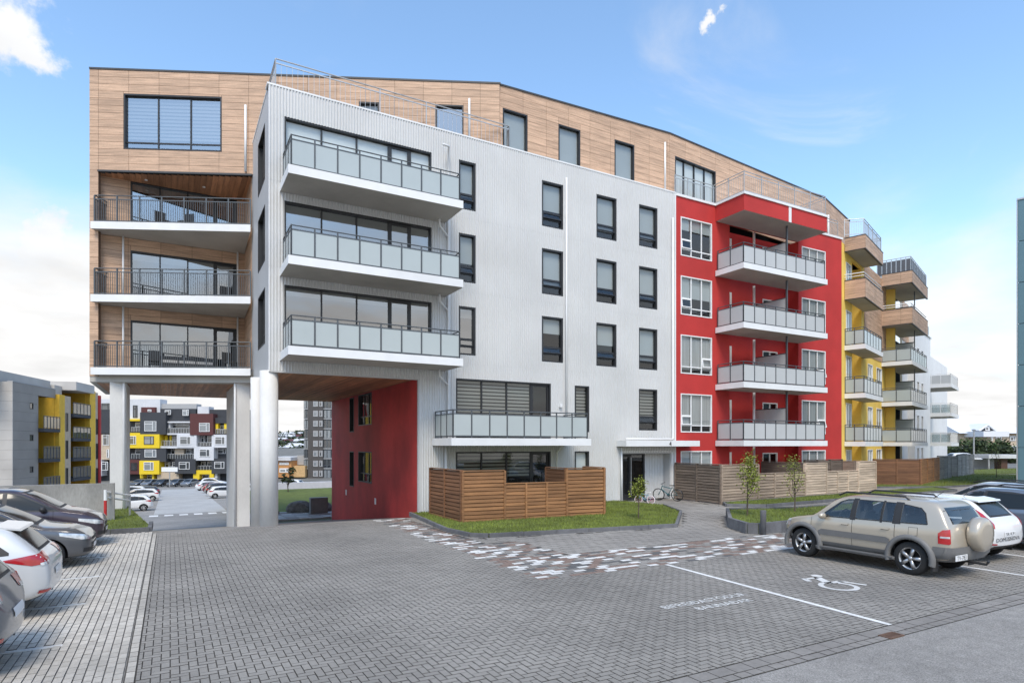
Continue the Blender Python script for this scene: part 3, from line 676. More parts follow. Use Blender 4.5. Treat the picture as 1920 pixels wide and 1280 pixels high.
# downpipes
def pipe(pts, r=.045, material=None, parent=None):
    return MB().tube(pts, r, 10).build('downpipe', material or M_trimw, parent or bld, smooth=True)
pipe([(9.45, 22.55, 14.6), (9.75, 22.7, 14.66), (9.86, 22.98, 14.5), (9.86, 22.98, 13.2), (9.86, 22.98, 3.0), (9.86, 22.98, 2.9)])
for z in (11.6, 8.6, 5.6): pipe([(9.35, 22.7, z + .1), (9.4, 22.8, z - .15), (9.82, 22.98, z - .45)], .04)
pipe([(15.62, 22.98, 14.75), (15.62, 22.98, 2.9)]); pipe([(9.75, 22.96, 2.66), (9.75, 22.96, .05)]); pipe([(15.2, 22.7, 2.7), (15.1, 22.97, 2.35), (15.1, 22.97, .1)])
pipe([(22.05, 22.97, 14.1), (22.05, 22.97, 3.08), (21.95, 22.9, 2.99), (18.9, 22.8, 2.99)])
pipe([(18.78, 22.98, 2.6), (18.78, 22.98, .1)])
# entrance: recess with glass door, canopy with the house number
ENTD = .5
MB().box(18.9, 18.98, .03, ENTD, 0, 2.33).box(22.0, 22.05, .03, ENTD, 0, 2.33).box(18.98, 22.0, .03, ENTD, 2.28, 2.33).build('entrance_reveal', M_flatw, bld, FA.M)
MB().box(18.7, 22.1, -.02, .02, 2.34, 2.42).box(18.82, 18.9, -.03, .02, 0, 2.34).box(22.05, 22.13, -.03, .02, 0, 2.34).build('entrance_trim', M_trimw, bld, FA.M)
FE = Frame(0, 23.1 + ENTD)
corrugated(FE, [(20.75, 22.0, 0.02, 2.28)], 'corrugated_entrance_wall')
dr = window(FE, 18.99, 20.72, .02, 2.27, bld, mull=(.86,), door={0}, fr=.07, dp=.1, proud=.02, inset=.03, name='entrance_door')
MB().tube([(19.80, 23.5, .25), (19.80, 23.5, 2.1)], .022, 8).build('door_handle', M_galv, dr)
MB().box(18.98, 22, 0, .1, 0, .04).build('threshold', M_slabw, bld, FE.M)
can = slab('entrance_canopy', [(18.55, 22.35), (23.25, 22.35), (23.25, 23.06), (18.55, 23.06)], 2.64, 2.9, face=(0, 1, 3))
me = text_mesh('4', .3, depth=.006); me.materials.clear(); me.materials.append(M_anth)
put('house_number', me, can, Matrix.Translation((21.2, 22.325, 2.67)) @ Matrix.Rotation(pi / 2, 4, 'X'))
# lamps by the doors
MB().box(15.28, 15.38, -.14, -.02, 4.4, 4.55).build('wall_lamp', M_trimw, bld, FA.M)
MB().lathe([(0, -.07), (.07, -.07), (.07, .0), (0, .0)], (17.55, 23.05, 1.15), 'y', 12).build('wall_lamp', M_trimw, bld)

# ---------------------------------------------------------------- side wall of the white block with tall windows
sw = [(2.75, 4.75, z, z + 2.05) for z in (12.5, 9.5, 6.45)]
swr = subtract((0, 5.78, 5.3, ZT), sw)
wallbox(FS, swr, 0, .12, M_flatw, 'side_wall')
for r in sw: window(FS, *r, bld, mull=(.9,), trans=((.45, (1,)),), fr=.06, dp=.2, glass=G_win)
MB().box(0, 5.8, -.02, .3, ZT, ZT + .06).build('coping', M_trimw, bld, FS.M)
# ---------------------------------------------------------------- red passage wall, soffit, columns
rw = [(5.1, 5.2, .1, .2)]
rwin = [(38.12 - 33.85, 38.12 - 32.95, 3.4, 5.27), (38.12 - 32.05, 38.12 - 29.6, 3.7, 5.3), (38.12 - 33.85, 38.12 - 32.95, .45, 2.36), (38.12 - 32.05, 38.12 - 29.6, .8, 2.37)]
wallbox(FR, subtract((0, 15.0, -2.3, 5.36), rwin), 0, .2, M_redp, 'red_passage_wall')
for i, r in enumerate(rwin):
    if i in (1, 3): window(FR, *r, bld, mull=(.82, 1.64), trans=(.45,), fr=.05, dp=.22)
    else: window(FR, *r, bld, fr=.05, dp=.22)
for u, z in ((38.12 - 34.6, -.1), (38.12 - 29.0, -.15)): MB().box(u - .12, u + .12, -.012, .0, z, z + .3).build('wall_vent', M_trimw, bld, FR.M)
MB().box(8.9, 22, 38.12, 38.3, -2.3, 15).build('back_wall', M_redp, bld)
# soffit boards run back from the facade
sf = MB(); nb = 0
for i in range(44):
    a = 3.1 + i * .126; sf.box(a + .004, a + .122, 23.14, 38.1, 5.345, 5.365)
tag(sf.build('soffit_boards', M_soff, bld), kind='stuff')
sf = MB()
for i in range(46):
    a = -2.75 + i * .126; sf.box(a + .004, a + .122, 30.9 - .478 * (a + 2.93) + .55, 38.1, 5.345, 5.365)
tag(sf.build('soffit_boards', M_soff, bld), kind='stuff')
MB().prism([(-2.9, 31.4), (3.0, 28.6), (3.0, 38.05), (-2.9, 38.05)], 5.367, 5.6).prism([(3.1, 23.2), (8.6, 23.2), (8.6, 38.05), (3.1, 38.05)], 5.367, 5.5).build('soffit_slab', M_slabw, bld)
w1 = lambda u, v: FW1.P(u, v)[:2]
MB().prism([w1(0, 0.02), w1(6.62, .02), w1(6.62, .6), w1(.22, .6)], 5.33, 5.6).build('edge_beam', M_slabw, bld)
MB().prism([(-2.93, 30.9), (-2.72, 30.9), (-2.72, 38.1), (-2.93, 38.1)], 5.33, 5.6).build('edge_beam', M_slabw, bld)
def column(x, y, r, ztop):
    MB().lathe([(0, ramp(x, y) - .3), (r, ramp(x, y) - .3), (r, ztop), (0, ztop)], (x, y, 0), 'z', 40).build('column', M_colw, bld, smooth=40)
column(3.09, 23.42, .31, 5.345); column(3.02, 26.0, .27, 5.345)
for (x0, x1, y0, y1) in ((-2.2, -1.62, 30.5, 33.2), (2.45, 2.98, 28.4, 33.6), (2.62, 3.1, 29.0, 29.6)):
    MB().prism([(x0, y0), (x1, y0), (x1, y1), (x0, y1)], -2.2, 5.335 if x0 > 2.6 else 5.33).build('pier', M_colw, bld) if x0 != 2.62 else None
pipe([(-1.70, 30.44, 5.5), (-1.70, 30.44, 5.2), (-1.70, 30.42, -.8)], .05); pipe([(2.40, 28.5, 5.5), (2.40, 28.38, 5.1), (2.40, 28.36, -.9)], .05)

# ---------------------------------------------------------------- wood clad top floor and left end
T1 = 18.31
wwin = [(1.37, 5.35, 15.03, 17.34)]
vents = []
tw = [(11.05, 11.9, 15.3, 17.34), (14.3, 15.5, 15.1, 17.34)]
hol1 = wwin + tw
wallbox(FW1, subtract((0, 17.06, 14.12, T1), hol1), .0, .15, M_cladd, 'wood_wall')
wallbox(FW1, [(0, .36, 5.56, 14.12)], .0, .15, M_cladd, 'wood_pier')
clad(FW1, (0, 17.06, 14.12, T1), hol1, u_off=.36 - 1.22, z_off=14.12, v=0)
clad(FW1, (0, .36, 5.56, 14.12), [], u_off=0, z_off=14.12, v=0)
MB().box(0, 17.1, -.04, .3, T1, T1 + .07).build('coping', M_cap, bld, FW1.M)
MB().box(.34, 6.6, -.05, .02, 14.06, 14.13).build('soffit_trim', M_cap, bld, FW1.M)
window(FW1, *wwin[0], bld, mull=(1.36, 2.68), trans=(.32,), blind=True, bl=.84, slats=True, bmat=M_blind, fr=.06, glass=G_sky)
window(FW1, *tw[0], bld, fr=.06, blind=True, bl=.5); window(FW1, *tw[1], bld, fr=.06, glass=G_sky)
for u, z0, z1 in ((6.35, 14.2, 17.0), (15.75, 15.5, 17.6)): pipe([FW1.P(u, -.07, z0), FW1.P(u, -.07, z1)], .05)
# balcony back walls (parallel to the white front), side wall pieces
bwin = [(1.11, 5.3, z + .08, z + 2.2) for z in (11.88, 8.88, 5.88)]
MB().box(0, 5.7, .1, .25, 5.6, 14.1).build('room_shade_sheet', M_room, bld, Frame(-2.6, 31.7).M)  # sheet painted dark in place of the shade behind the panes
wallbox(FBW, subtract((0, 5.66, 5.9, 14.1), bwin), 0, .12, M_cladd, 'balcony_back_wall')
clad(FBW, (0, 5.66, 5.9, 14.1), bwin, u_off=-.2, z_off=5.9, material=M_clad)
for i, r in enumerate(bwin): window(FBW, *r, bld, mull=(1.1, 2.18, 3.25), fr=.06, door={3}, glass=G_sky, blind=i < 2, bl=.15)
FSI = Frame(3.04, 31.1, d=(0, -1))
wallbox(FSI, [(0, 2.6, 5.9, 14.1)], 0, .02, M_cladd, 'wood_side_wall'); clad(FSI, (0, 2.9, 5.9, 14.1), [], u_off=0, z_off=5.9, v=-.001)
# dark board ceiling of the top balcony with two spots
cl = MB()
for i in range(26):
    a = -2.6 + i * .22
    y0 = 30.82 - .478 * (a + 2.93) + .03; cl.box(a + .004, a + .216, y0 + .1, 31.1, 14.06, 14.08) if y0 + .1 < 31.05 else None
tag(cl.build('soffit_boards', M_soff, bld), kind='stuff')
M_lamp = mat('lamp_white', (.8, .8, .8), .4)
for x, y in ((-.9, 30.6), (1.3, 30.2)): MB().lathe([(0, 0), (.06, 0), (.06, .03), (0, .03)], (x, y, 14.03), 'z', 14).build('spot_lamp', M_lamp, bld)
for i, z in enumerate((11.88, 8.88, 5.88)):
    p = [w1(.22, -.28), w1(6.62, -.28)]
    s = slab('balcony', [p[0], p[1], (3.03, 31.08), (-2.55, 31.08)], z - .28, z, face=(0,))
    bar_rail(s, [w1(.42, .6), w1(.32, -.2), w1(6.6, -.2)], z, (1, 7), h=1.12, sub=9)
    for x in (-1.75, 2.72): pipe([(x, 30.9, z - 3 + .1 if i < 2 else z - .2), (x, 30.9, z - .28)], .04) if i < 2 else None
# terrace railing on the white block
def rail_z(pts, z, n, h=1.05): bar_rail(bld, pts, z, n, h, M_galv, sub=9, post=.035, r=.006)
rail_z([(3.3, 27.9), (3.3, 23.32)], ZT + .06, (3,)); rail_z([(3.3, 23.32), (12.85, 23.32)], ZT + .06, (5,)); rail_z([(12.85, 23.32), (12.85, 23.5)], ZT + .06, (1,))
MB().prism([(3.1, 23.2), (12.4, 23.2), (12.4, 23.6), (3.1, 27.9)], 15.0, 15.1).build('terrace', M_roof, bld)
MB().box(12.3, 22.3, 23.2, 23.56, 15.2, 15.4).build('terrace', M_roof, bld)
# second and third wood facets (roof line rises slightly)
def wood_facet(F, L_, zb, zt0, zt1, wins, cap=True, u_off=0.0):
    hs = [w_[:4] for w_ in wins]
    wallbox(F, subtract((0, L_, zb, min(zt0, zt1) - .01), hs), 0, .15, M_cladd, 'wood_wall')
    clad(F, (0, L_, zb, min(zt0, zt1) - .005), hs, u_off=u_off, z_off=14.12)
    MB().extr([(0, min(zt0, zt1) - .01), (L_, min(zt0, zt1) - .01), (L_, zt1), (0, zt0)], 1, -.012, .15).build('top_board', M_clad, bld, F.M)
    MB().extr([(-.02, zt0), (L_ + .02, zt1), (L_ + .02, zt1 + .07), (-.02, zt0 + .07)], 1, -.05, .3).build('coping', M_cap, bld, F.M)
    MB().box(.1, L_ - .1, .16, 6, 14.9, min(zt0, zt1) - .05).build('room_shade_block', M_room, bld, F.M @ Matrix.Translation((0, .55, 0)))
f2 = [(.2, 1.45, 15.45, 17.38), (3.1, 4.32, 15.45, 17.42), (6.35, 7.58, 15.45, 17.5)]
wood_facet(FW2, 9.9, 14.98, 18.31, 18.64, f2)
for r in f2: window(FW2, *r, bld, fr=.06, dp=.13, blind=True, bl=1, slats=False)
pipe([FW2.P(9.55, -.06, 15.5), FW2.P(9.55, -.06, 18.1)], .05)
f3 = [(.42, 3.7, 15.4, 17.62), (14.15, 14.75, 15.4, 17.5), (8.6, 9.4, 15.5, 16.1)]
wood_facet(FW3, 14.82, 14.98, 18.64, 18.61, f3)
window(FW3, *f3[0], bld, mull=(.8, 1.62, 2.45), fr=.06, blind=True, bl=.97, bmat=M_blindw); window(FW3, *f3[1], bld, fr=.06); window(FW3, *f3[2], bld, fr=.05)
pipe([FW3.P(14.95, -.1, 15.4), FW3.P(14.95, -.1, 17.6)], .06)
wood_facet(FW4, 6.0, 15.2, 18.61, 18.8, [])
MB().prism([(-2.9, 31), (12.5, 23.8), (22.3, 23.8), (37, 25.1), (42.4, 27), (42, 37.9), (-2.9, 37.9)], 18.0, 18.2).build('roof', M_roof, bld)
MB().prism([(-2.9, 31.0), (3, 28.2), (3, 37.9), (-2.9, 37.9)], 14.2, 18.0).build('room_shade_block', M_room, bld, Matrix.Translation((0, .65, 0)))
MB().prism([(3.1, 28.4), (12.4, 24.3), (12.4, 37), (3.1, 37)], 15.0, 18.0).build('room_shade_block', M_room, bld, Matrix.Translation((0, .3, 0)))
MB().box(-2.93, -2.75, 31.4, 38.1, 5.6, 18.3).build('end_wall', M_cladd, bld)
MB().box(-2.9, 8.9, 38.05, 38.2, 5.35, 18.3).build('back_wall', M_cladd, bld)
# ---------------------------------------------------------------- red section
XR0, XR1, ZR = 22.36, 36.1, 15.32
rl = [(22.7, 24.92, z - 1.98, z) for z in (14.33, 11.33, 8.33, 5.33, 2.4)]
rr = [(32.27, 34.5, z - 1.98, z) for z in (14.33, 11.33, 8.33, 5.33, 2.4)]
REC = (26.26, 31.98, .0, 14.55)
wallbox(FA, subtract((XR0, XR1, 0, ZR), rl + rr + [REC]), 0, .14, M_red, 'red_wall')
MB().box(XR0, 25.15, -.06, .5, ZR, ZR + .12).box(32.0, XR1 + .05, -.06, .5, ZR, ZR + .12).build('coping', M_trimw, bld, FA.M)
for i, r in enumerate(rl):
    v = (0, 1) if i in (0, 1, 3) else (2, 1)
    window(FA, *r, bld, mull=(.76, 1.5), trans=(.36, (.86, (v[0],))), vent={v: 6}, frame=M_upvc, fr=.055, dp=.1, proud=.02, inset=.05, blind=True, bl=[.3, .55, .9, .85, .97][i], bmat=M_curt if i in (2, 3) else M_blind)
for i, r in enumerate(rr):
    window(FA, *r, bld, mull=(.76, 1.5), trans=(.36, (.86, (2,))), vent={(2, 1): 18 if i in (2, 3) else 4}, frame=M_upvc, fr=.055, dp=.1, proud=.02, inset=.05, blind=True, bl=.92, bmat=M_curt)
FRB = Frame(0, 24.0)
dw = []
for z in (11.97, 8.97, 5.97, 2.97, .05):
    dw += [(26.5, 27.42, z, z + 2.25), (30.0, 31.3, z + .1, z + 2.2)]
wallbox(FRB, subtract((26.26, 31.98, 0, 14.55), dw), 0, .1, M_red, 'red_recess_wall')
MB().box(26.12, 26.26, .14, .9, 0, 14.55).box(31.98, 32.1, .14, .9, 0, 14.55).build('red_recess_side', M_red, bld, FA.M)
for i, r in enumerate(dw):
    if i % 2 == 0: window(FRB, *r, bld, frame=M_upvc, fr=.16, dp=.08, proud=.03, inset=.03, name='balcony_door')
    else: window(FRB, *r, bld, mull=(.65,), frame=M_upvc, fr=.06, dp=.08, proud=.02, inset=.03)
bay = MB().prism([(25.2, 21.25), (31.88, 21.25), (31.88, 23.08), (25.2, 23.08)], 14.52, ZR).build('red_bay', [M_red], bld)
MB().prism([(25.22, 21.27), (31.86, 21.27), (31.86, 23.07), (25.22, 23.07)], 14.505, 14.519).build('bay_soffit', M_slabw, bay)
MB().prism([(25.14, 21.19), (31.94, 21.19), (31.94, 23.5), (25.14, 23.5)], ZR + .001, ZR + .12).build('coping', M_trimw, bay)
MB().box(28.62, 28.82, 21.225, 21.26, 14.5, ZR).build('joint_strip', M_trimw, bay)
bar_rail(bay, [(22.5, 23.3), (25.25, 23.3), (25.25, 21.3), (31.8, 21.3), (31.8, 23.3), (36.0, 23.3)], ZR + .12, (3, 2, 5, 2, 3), 1.05, M_galv, sub=8, post=.04, r=.006)
for i, z in enumerate((11.87, 8.87, 5.87, 2.92)):
    s = slab('balcony', [(25.17, 21.25), (31.9, 21.25), (31.9, 23.06), (25.17, 23.06)], z - .27, z, face=(0, 1, 3))
    panel_rail(s, [(25.27, 23.0), (25.27, 21.35), (31.8, 21.35), (31.8, 23.0)], z, (2, 8, 2), panel=M_frostw)
    # frosted partition between the two flats, with its post
    p = MB().box(29.05, 29.09, 21.75, 23.7, z + .1, z + 1.75).build('partition_screen', M_frostw, s)
    MB().box(29.04, 29.10, 21.7, 23.75, z + 1.75, z + 1.8).box(29.03, 29.11, 21.66, 21.74, z, z + 2.7).build('screen_frame', M_rail, p)
    pipe([(28.55, 23.4, z), (28.55, 23.4, z + 2.72)], .07, parent=s)
pipe([(28.55, 23.4, 0), (28.55, 23.4, 2.6)], .07)
# ---------------------------------------------------------------- yellow section, turned 19 degrees
fb = lambda u, v: FB.P(u, v)[:2]
YH = 15.2
yw = [(1.0, 2.35, z - 2.1, z) for z in (14.2, 11.2, 8.35, 5.35, 2.4)] + [(6.8, 8.3, z - 2.0, z) for z in (8.4, 5.4, 2.4)] + [(9.5, 11.3, z - 2.0, z) for z in (8.4, 5.4, 2.4)]
wallbox(FB, subtract((0, 12.7, 0, YH), yw + [(2.55, 5.0, 0, 14.6)]), 0, .15, M_yel, 'yellow_wall')
wallbox(FB, [(2.4, 5.1, 0, 14.6)], .7, .8, M_yel, 'yellow_recess_wall'); wallbox(FB, [(5.0, 5.1, 0, 14.6)], .15, .7, M_yel, 'yellow_recess_side')
for i, r in enumerate(yw): window(FB, *r, bld, mull=((r[1] - r[0]) / 2,), trans=(.5,) if i < 5 else (), frame=M_upvc, fr=.06, dp=.1, proud=.02, inset=.05, blind=True, bl=.5, bmat=M_blindw)
clad(FB, (5.7, 12.7, 8.9, 12.2), [], u_off=0, v=-.02); clad(FB, (5.7, 12.7, 12.2, 15.2), [], u_off=0, v=-.02)
wallbox(FB, [(12.7, 13.0, 0, YH)], -.6, .15, M_yel, 'yellow_pier')
def ybalc(u0, u1, vf, z, ns, panel=M_frost, metal=M_rail, v1=-.02, screen=None):
    s = slab('balcony', [fb(u0, vf), fb(u1, vf), fb(u1, v1), fb(u0, v1)], z - .27, z, face=(0, 1, 3))
    panel_rail(s, [fb(u0 + .08, v1), fb(u0 + .08, vf + .08), fb(u1 - .08, vf + .08), fb(u1 - .08, v1)], z, ns, panel=panel, metal=metal)
    return s
def wood_balc(u0, u1, vf, z0, z1, rail=True, screen=False, v1=-.02):
    b = MB().prism([fb(u0 + .1, vf + .1), fb(u1 - .1, vf + .1), fb(u1 - .1, v1), fb(u0 + .1, v1)], z0 + .02, z0 + .25).build('wood_balcony', M_slabw, bld)
    for (p, q) in ((fb(u0, vf), fb(u1, vf)), (fb(u0, v1), fb(u0, vf))):
        L = hypot(q[0] - p[0], q[1] - p[1]); F = Frame(p[0], p[1], d=((q[0] - p[0]) / L, (q[1] - p[1]) / L))
        wallbox(F, [(0.001, L - .001, z0, z1)], .0, .08, M_cladd, 'parapet', b); clad(F, (0, L, z0, z1), [], u_off=0, z_off=z0, v=0)
        MB().box(-.02, L + .02, -.03, .12, z1, z1 + .04).build('coping', M_cap, b, F.M); MB().box(-.01, L + .01, -.025, .1, z0 - .04, z0).build('edge_trim', M_cap, b, F.M)
    return b
for z in (8.87, 5.87, 2.9): ybalc(.65, 5.62, -1.15, z, (2, 6, 1))
b = wood_balc(.65, 5.62, -1.15, 14.75, 15.55)
P_ = [fb(.2, -.1), fb(.75, -1.05), fb(5.5, -1.05), fb(5.5, .3)]
bar_rail(b, P_, 15.57, (1, 4, 1), 1.0, M_galv, sub=10, post=.04, r=.006)
b = wood_balc(.65, 5.62, -1.15, 11.75, 12.9)
MB().tube([fb(.7, 0) + (13.3,), fb(.75, -1.05) + (13.3,), fb(5.5, -1.05) + (13.3,)], .03).tube([fb(.7, 0) + (13.12,), fb(.75, -1.05) + (13.12,), fb(5.5, -1.05) + (13.12,)], .025).build('handrail', M_upvc, b)
# second unit of the yellow facet with partitions
U2 = 11.2
wallbox(FB, [(13.0, 19.2, 0, 14.6)], .9, 1.0, M_yel, 'yellow_recess_wall'); wallbox(FB, [(19.2, 22.0, 0, 15.0)], 0, .15, M_trimw, 'white_wall')
clad(FB, (19.2, 22.0, 11.6, 15.0), [], v=-.02)
for z in (.05, 2.95, 5.9, 8.9, 11.9):
    window(Frame(*FB.P(0, .9)[:2], 19), 13.3, 14.5, z + .1, z + 2.2, bld, frame=M_upvc, fr=.12, dp=.08, proud=.03, inset=.03)
    window(Frame(*FB.P(0, .9)[:2], 19), 15.2, 18.6, z + .1, z + 2.2, bld, mull=(1.1, 2.2), frame=M_upvc, fr=.08, dp=.08, proud=.03, inset=.03)
for z in (8.87, 5.87, 2.9):
    s = ybalc(U2, 18.2, -1.95, z, (2, 8, 1))
    p = MB().box(14.6, 14.64, -1.5, .85, z + .1, z + 1.75).build('partition_screen', M_frost, s, FB.M)
    MB().box(14.59, 14.65, -1.55, .88, z + 1.75, z + 1.82).box(14.58, 14.66, -1.62, -1.55, z, z + 2.7).build('screen_frame', M_rail, p, FB.M)
b = wood_balc(U2, 18.2, -1.95, 14.6, 15.45)
pr_ = MB()
P2 = [fb(U2 + .1, .3), fb(U2 + .1, -1.85), fb(18.1, -1.85), fb(18.1, .3)]
panel_rail(b, P2, 15.3, (7, 10, 1), 1.25, panel=mat('privacy_screen', (.10, .105, .115), .5), metal=M_galv)
b = wood_balc(U2, 18.2, -1.95, 11.62, 12.75)
MB().tube([fb(U2, 0) + (13.1,), fb(U2 + .1, -1.85) + (13.1,), fb(18.1, -1.85) + (13.1,)], .03).tube([fb(U2, 0) + (12.93,), fb(U2 + .1, -1.85) + (12.93,), fb(18.1, -1.85) + (12.93,)], .025).build('handrail', M_upvc, b)
MB().box(14.58, 14.66, -1.62, -1.55, 11.7, 14.6).build('post', M_rail, bld, FB.M)
MB().box(14.59, 14.65, -1.55, .88, 13.4, 13.48).build('screen_frame', M_rail, bld, FB.M); MB().box(14.6, 14.64, -1.5, .85, 12.5, 13.4).build('partition_screen', M_frost, bld, FB.M)
MB().prism([fb(0, .2), fb(42, .2), fb(42, 9), fb(-1, 9)], 0, 12).prism([fb(0, .9), fb(20, .9), fb(20, 9), fb(-1, 9)], 12, 15.1).build('room_shade_block', M_room, bld, Matrix.Translation((0.3, .9, 0)))
MB().prism([fb(0, .1), fb(20, .1), fb(20, 9.5), fb(0, 9.5)], 15.1, 15.2).build('roof', M_roof, bld)
# white section at the far end
ww = [(u, u + 1.1, z - 2, z) for u in (23.0, 25.2) for z in (11.4, 8.4, 5.4, 2.5)]
wallbox(FB, subtract((22.0, 30.5, 0, 13.1), ww), -.5, .1, M_trimw, 'white_wall')
for r in ww: window(Frame(*FB.P(0, -.5)[:2], 19), *r, bld, frame=M_upvc, fr=.06, dp=.1, proud=.02, inset=.05)
wallbox(FB, [(30.5, 52, 0, 12.4)], .6, .8, M_trimw, 'white_wall')
for z in (.05, 2.95, 5.9, 8.8): window(Frame(*FB.P(0, .6)[:2], 19), 33.0, 36.5, z + .1, z + 2.3, bld, mull=(.8, 1.7, 2.6), frame=M_upvc, fr=.1, dp=.1, proud=.12, inset=-.03)
MB().box(22, 30.6, -.6, .3, 13.1, 13.2).build('coping', M_trimw, bld, FB.M)
bar_rail(bld, [fb(22.2, -.4), fb(30, -.4), fb(30.2, 2)], 13.2, (5, 1), 1.0, M_galv, sub=12)
for z in (8.75, 5.85, 2.9):
    s = slab('balcony', [fb(32.6, -1.94), fb(38.5, -1.94), fb(38.5, .58), fb(32.6, .58)], z - .3, z, face=(0, 1, 3))
    panel_rail(s, [fb(32.7, .5), fb(32.7, -1.85), fb(38.4, -1.85), fb(38.4, .5)], z, (3, 6, 1), panel=M_frostw if z > 8 else glass_mat('clear_panel%d' % z, (.5, .55, .56), .25, 1.5), metal=M_trimw)
    for u, v in ((32.9, -.1), (35, .4)): MB().box(u, u + .12, v, v + .12, z - 3, z - .3).build('balcony_post', M_trimw, s, FB.M)
clad_flush()
# ---------------------------------------------------------------- slatted timber fences
M_fbr = mat('fence_brown', (.31, .15, .062), .7, var=.25, scale=1.2, stretch=(1, 1, 14), fine=.25, obj=.22, dirt=.15)
M_fgr = mat('fence_grey', (.38, .29, .215), .8, var=.25, scale=1.2, stretch=(1, 1, 14), fine=.25, obj=.18, dirt=.2)
M_fgl = mat('fence_light', (.60, .47, .35), .8, var=.25, scale=1.2, stretch=(1, 1, 14), fine=.25, obj=.18, dirt=.2)
M_fsl = mat('fence_silver', (.36, .345, .32), .85, var=.2, scale=1.2, stretch=(1, 1, 14), fine=.25, obj=.15, dirt=.2)
M_fdk = mat('fence_dark_brown', (.19, .088, .042), .7, var=.25, scale=1.2, stretch=(1, 1, 14), fine=.25, obj=.2, dirt=.15)
M_fgd = mat('fence_grey_dark', (.20, .155, .12), .85, var=.25, scale=1.2, stretch=(1, 1, 14), fine=.25, obj=.2, dirt=.2)  # darker tone for side and inner runs of the grey fence
def fence(label, runs, base=.05, pitch=.128, group=None, posts=None):
    """runs: (p, q, height, panels, material); louvred slats lapping downwards between posts"""
    p0 = runs[0][0]; t = thing('timber_fence', label, 'fence', (p0[0], p0[1], 0), 0, group)
    sh = {}
    for (p, q, h, n, mt) in runs:
        L = hypot(q[0] - p[0], q[1] - p[1]); a = atan2(q[1] - p[1], q[0] - p[0]); st = L / n; T = Matrix.Translation((p[0], p[1], 0)) @ Matrix.Rotation(a, 4, 'Z')
        kp = ('p', round(h, 2), mt.name)
        if kp not in sh: sh[kp] = MB().box(-.036, .036, -.088, .045, -.1, h).mesh('post', mt)
        for i in range(n + 1): put('post', sh[kp], t, T @ Matrix.Translation((i * st, random.uniform(-.003, .003), 0)))
        put('cap_rail', MB().box(.0, L, -.09, .05, h, h + .03).mesh('cap_rail', mt), t, T)
        k = ('s', round(st, 3), mt.name)
        if k not in sh:
            w_ = st - .085
            sh[k] = MB().extr([(-.034, .0), (-.012, .0), (-.006, pitch * .8), (-.028, pitch * .8)], 0, 0, w_).mesh('slat', mt)
        ns = int((h - base) / pitch); bk = MB()
        for i in range(n):
            for j in range(ns): z_ = base + (j + .5) * (h - base - .01) / ns; bk.box(i * st + .0425, (i + 1) * st - .0425, .012, .03, z_, min(z_ + pitch * .9, h - .02))
        tag(bk.build('back_slats', mt, t, T), kind='stuff')
        for i in range(n):
            for j in range(ns):
                put('slat', sh[k], t, T @ Matrix.Translation((i * st + .0425, -.028 + random.uniform(-.003, .003), base + j * (h - base - .01) / ns)) @ Matrix.Rotation(random.uniform(-.002, .002), 4, 'Y'))
    return t
fence('warm brown slatted fence round the ground floor terrace on the small lawn', [((8.69, 21.9), (8.69, 19.08), 1.82, 2, M_fdk), ((8.69, 19.08), (10.27, 19.0), 1.80, 1, M_fbr), ((10.27, 19.0), (12.78, 18.83), 1.33, 3, M_fbr), ((12.78, 18.83), (14.42, 18.72), 1.83, 1, M_fbr), ((14.42, 18.72), (14.42, 20.0), 1.83, 1, M_fdk), ((12.78, 18.9), (12.78, 20.2), 1.83, 1, M_fdk)])
fence('weathered grey brown slatted fence before the red section with stepped top', [((22.25, 22.95), (21.93, 19.78), 1.80, 2, M_fgd), ((21.93, 19.78), (24.49, 19.88), 1.78, 1, M_fgr), ((24.49, 19.88), (28.19, 20.02), 1.32, 3, M_fgr), ((28.19, 20.02), (30.04, 20.1), 1.75, 1, M_fgl), ((30.04, 20.1), (33.0, 20.21), 1.3, 3, M_fgl), ((33.0, 20.21), (34.75, 20.28), 1.77, 1, M_fgl), ((28.6, 20.1), (28.6, 22.9), 1.78, 1, M_fgd), ((31.0, 22.0), (34.5, 22.1), 1.85, 3, M_fgd), ((34.75, 20.28), (35.2, 22.9), 1.77, 2, M_fgl)])
fence('dark brown slatted fence in front of the yellow section', [((41.3, 24.2), (43.39, 22.34), 1.75, 2, M_fdk), ((43.39, 22.34), (50.5, 24.72), 1.75, 3, M_fbr)])
fence('silver grey slatted fence next to the dark brown fence', [((50.6, 24.76), (55.6, 26.3), 1.8, 3, M_fsl)])
fence('silver grey slatted fence farthest along the yellow and white section', [((55.7, 27.3), (57.9, 26.9), 1.8, 1, M_fsl), ((57.9, 26.9), (63.5, 28.2), 1.85, 4, M_fsl)])
# ---------------------------------------------------------------- cars: lofted shell, wheel wells cut, glass and lamps laid on the shell
def cpaint(name, col, metal=.0, rough=.32): return mat('paint_' + name, col, rough, metal=metal, var=.03, scale=1.5, coat=1.0, dirt=.05)
M_cglass = mat('car_glass', (.018, .021, .022), .09, var=.05, spec=.45)
M_cglassl = mat('car_glass_clear', (.075, .085, .085), .03, var=.25, scale=2.2, spec=.9)
M_tyre = mat('tyre', (.022, .022, .022), .85, var=.15, scale=20)
M_alloy = mat('alloy', (.55, .55, .55), .3, metal=.75, var=.05)
M_alloyd = mat('alloy_dark', (.16, .16, .165), .35, metal=.6, var=.05)
M_plas = mat('black_plastic', (.028, .028, .029), .55, var=.1)
M_plasg = mat('grey_plastic', (.155, .152, .147), .55, var=.06, fine=.06)
M_redl = mat('red_lamp', (.42, .012, .015), .12, var=.12, scale=18, coat=1)
M_clearl = mat('clear_lamp', (.62, .64, .66), .1, metal=.5, var=.25, scale=14, coat=1)
M_amber = mat('amber_lamp', (.6, .16, .02), .15, coat=1)
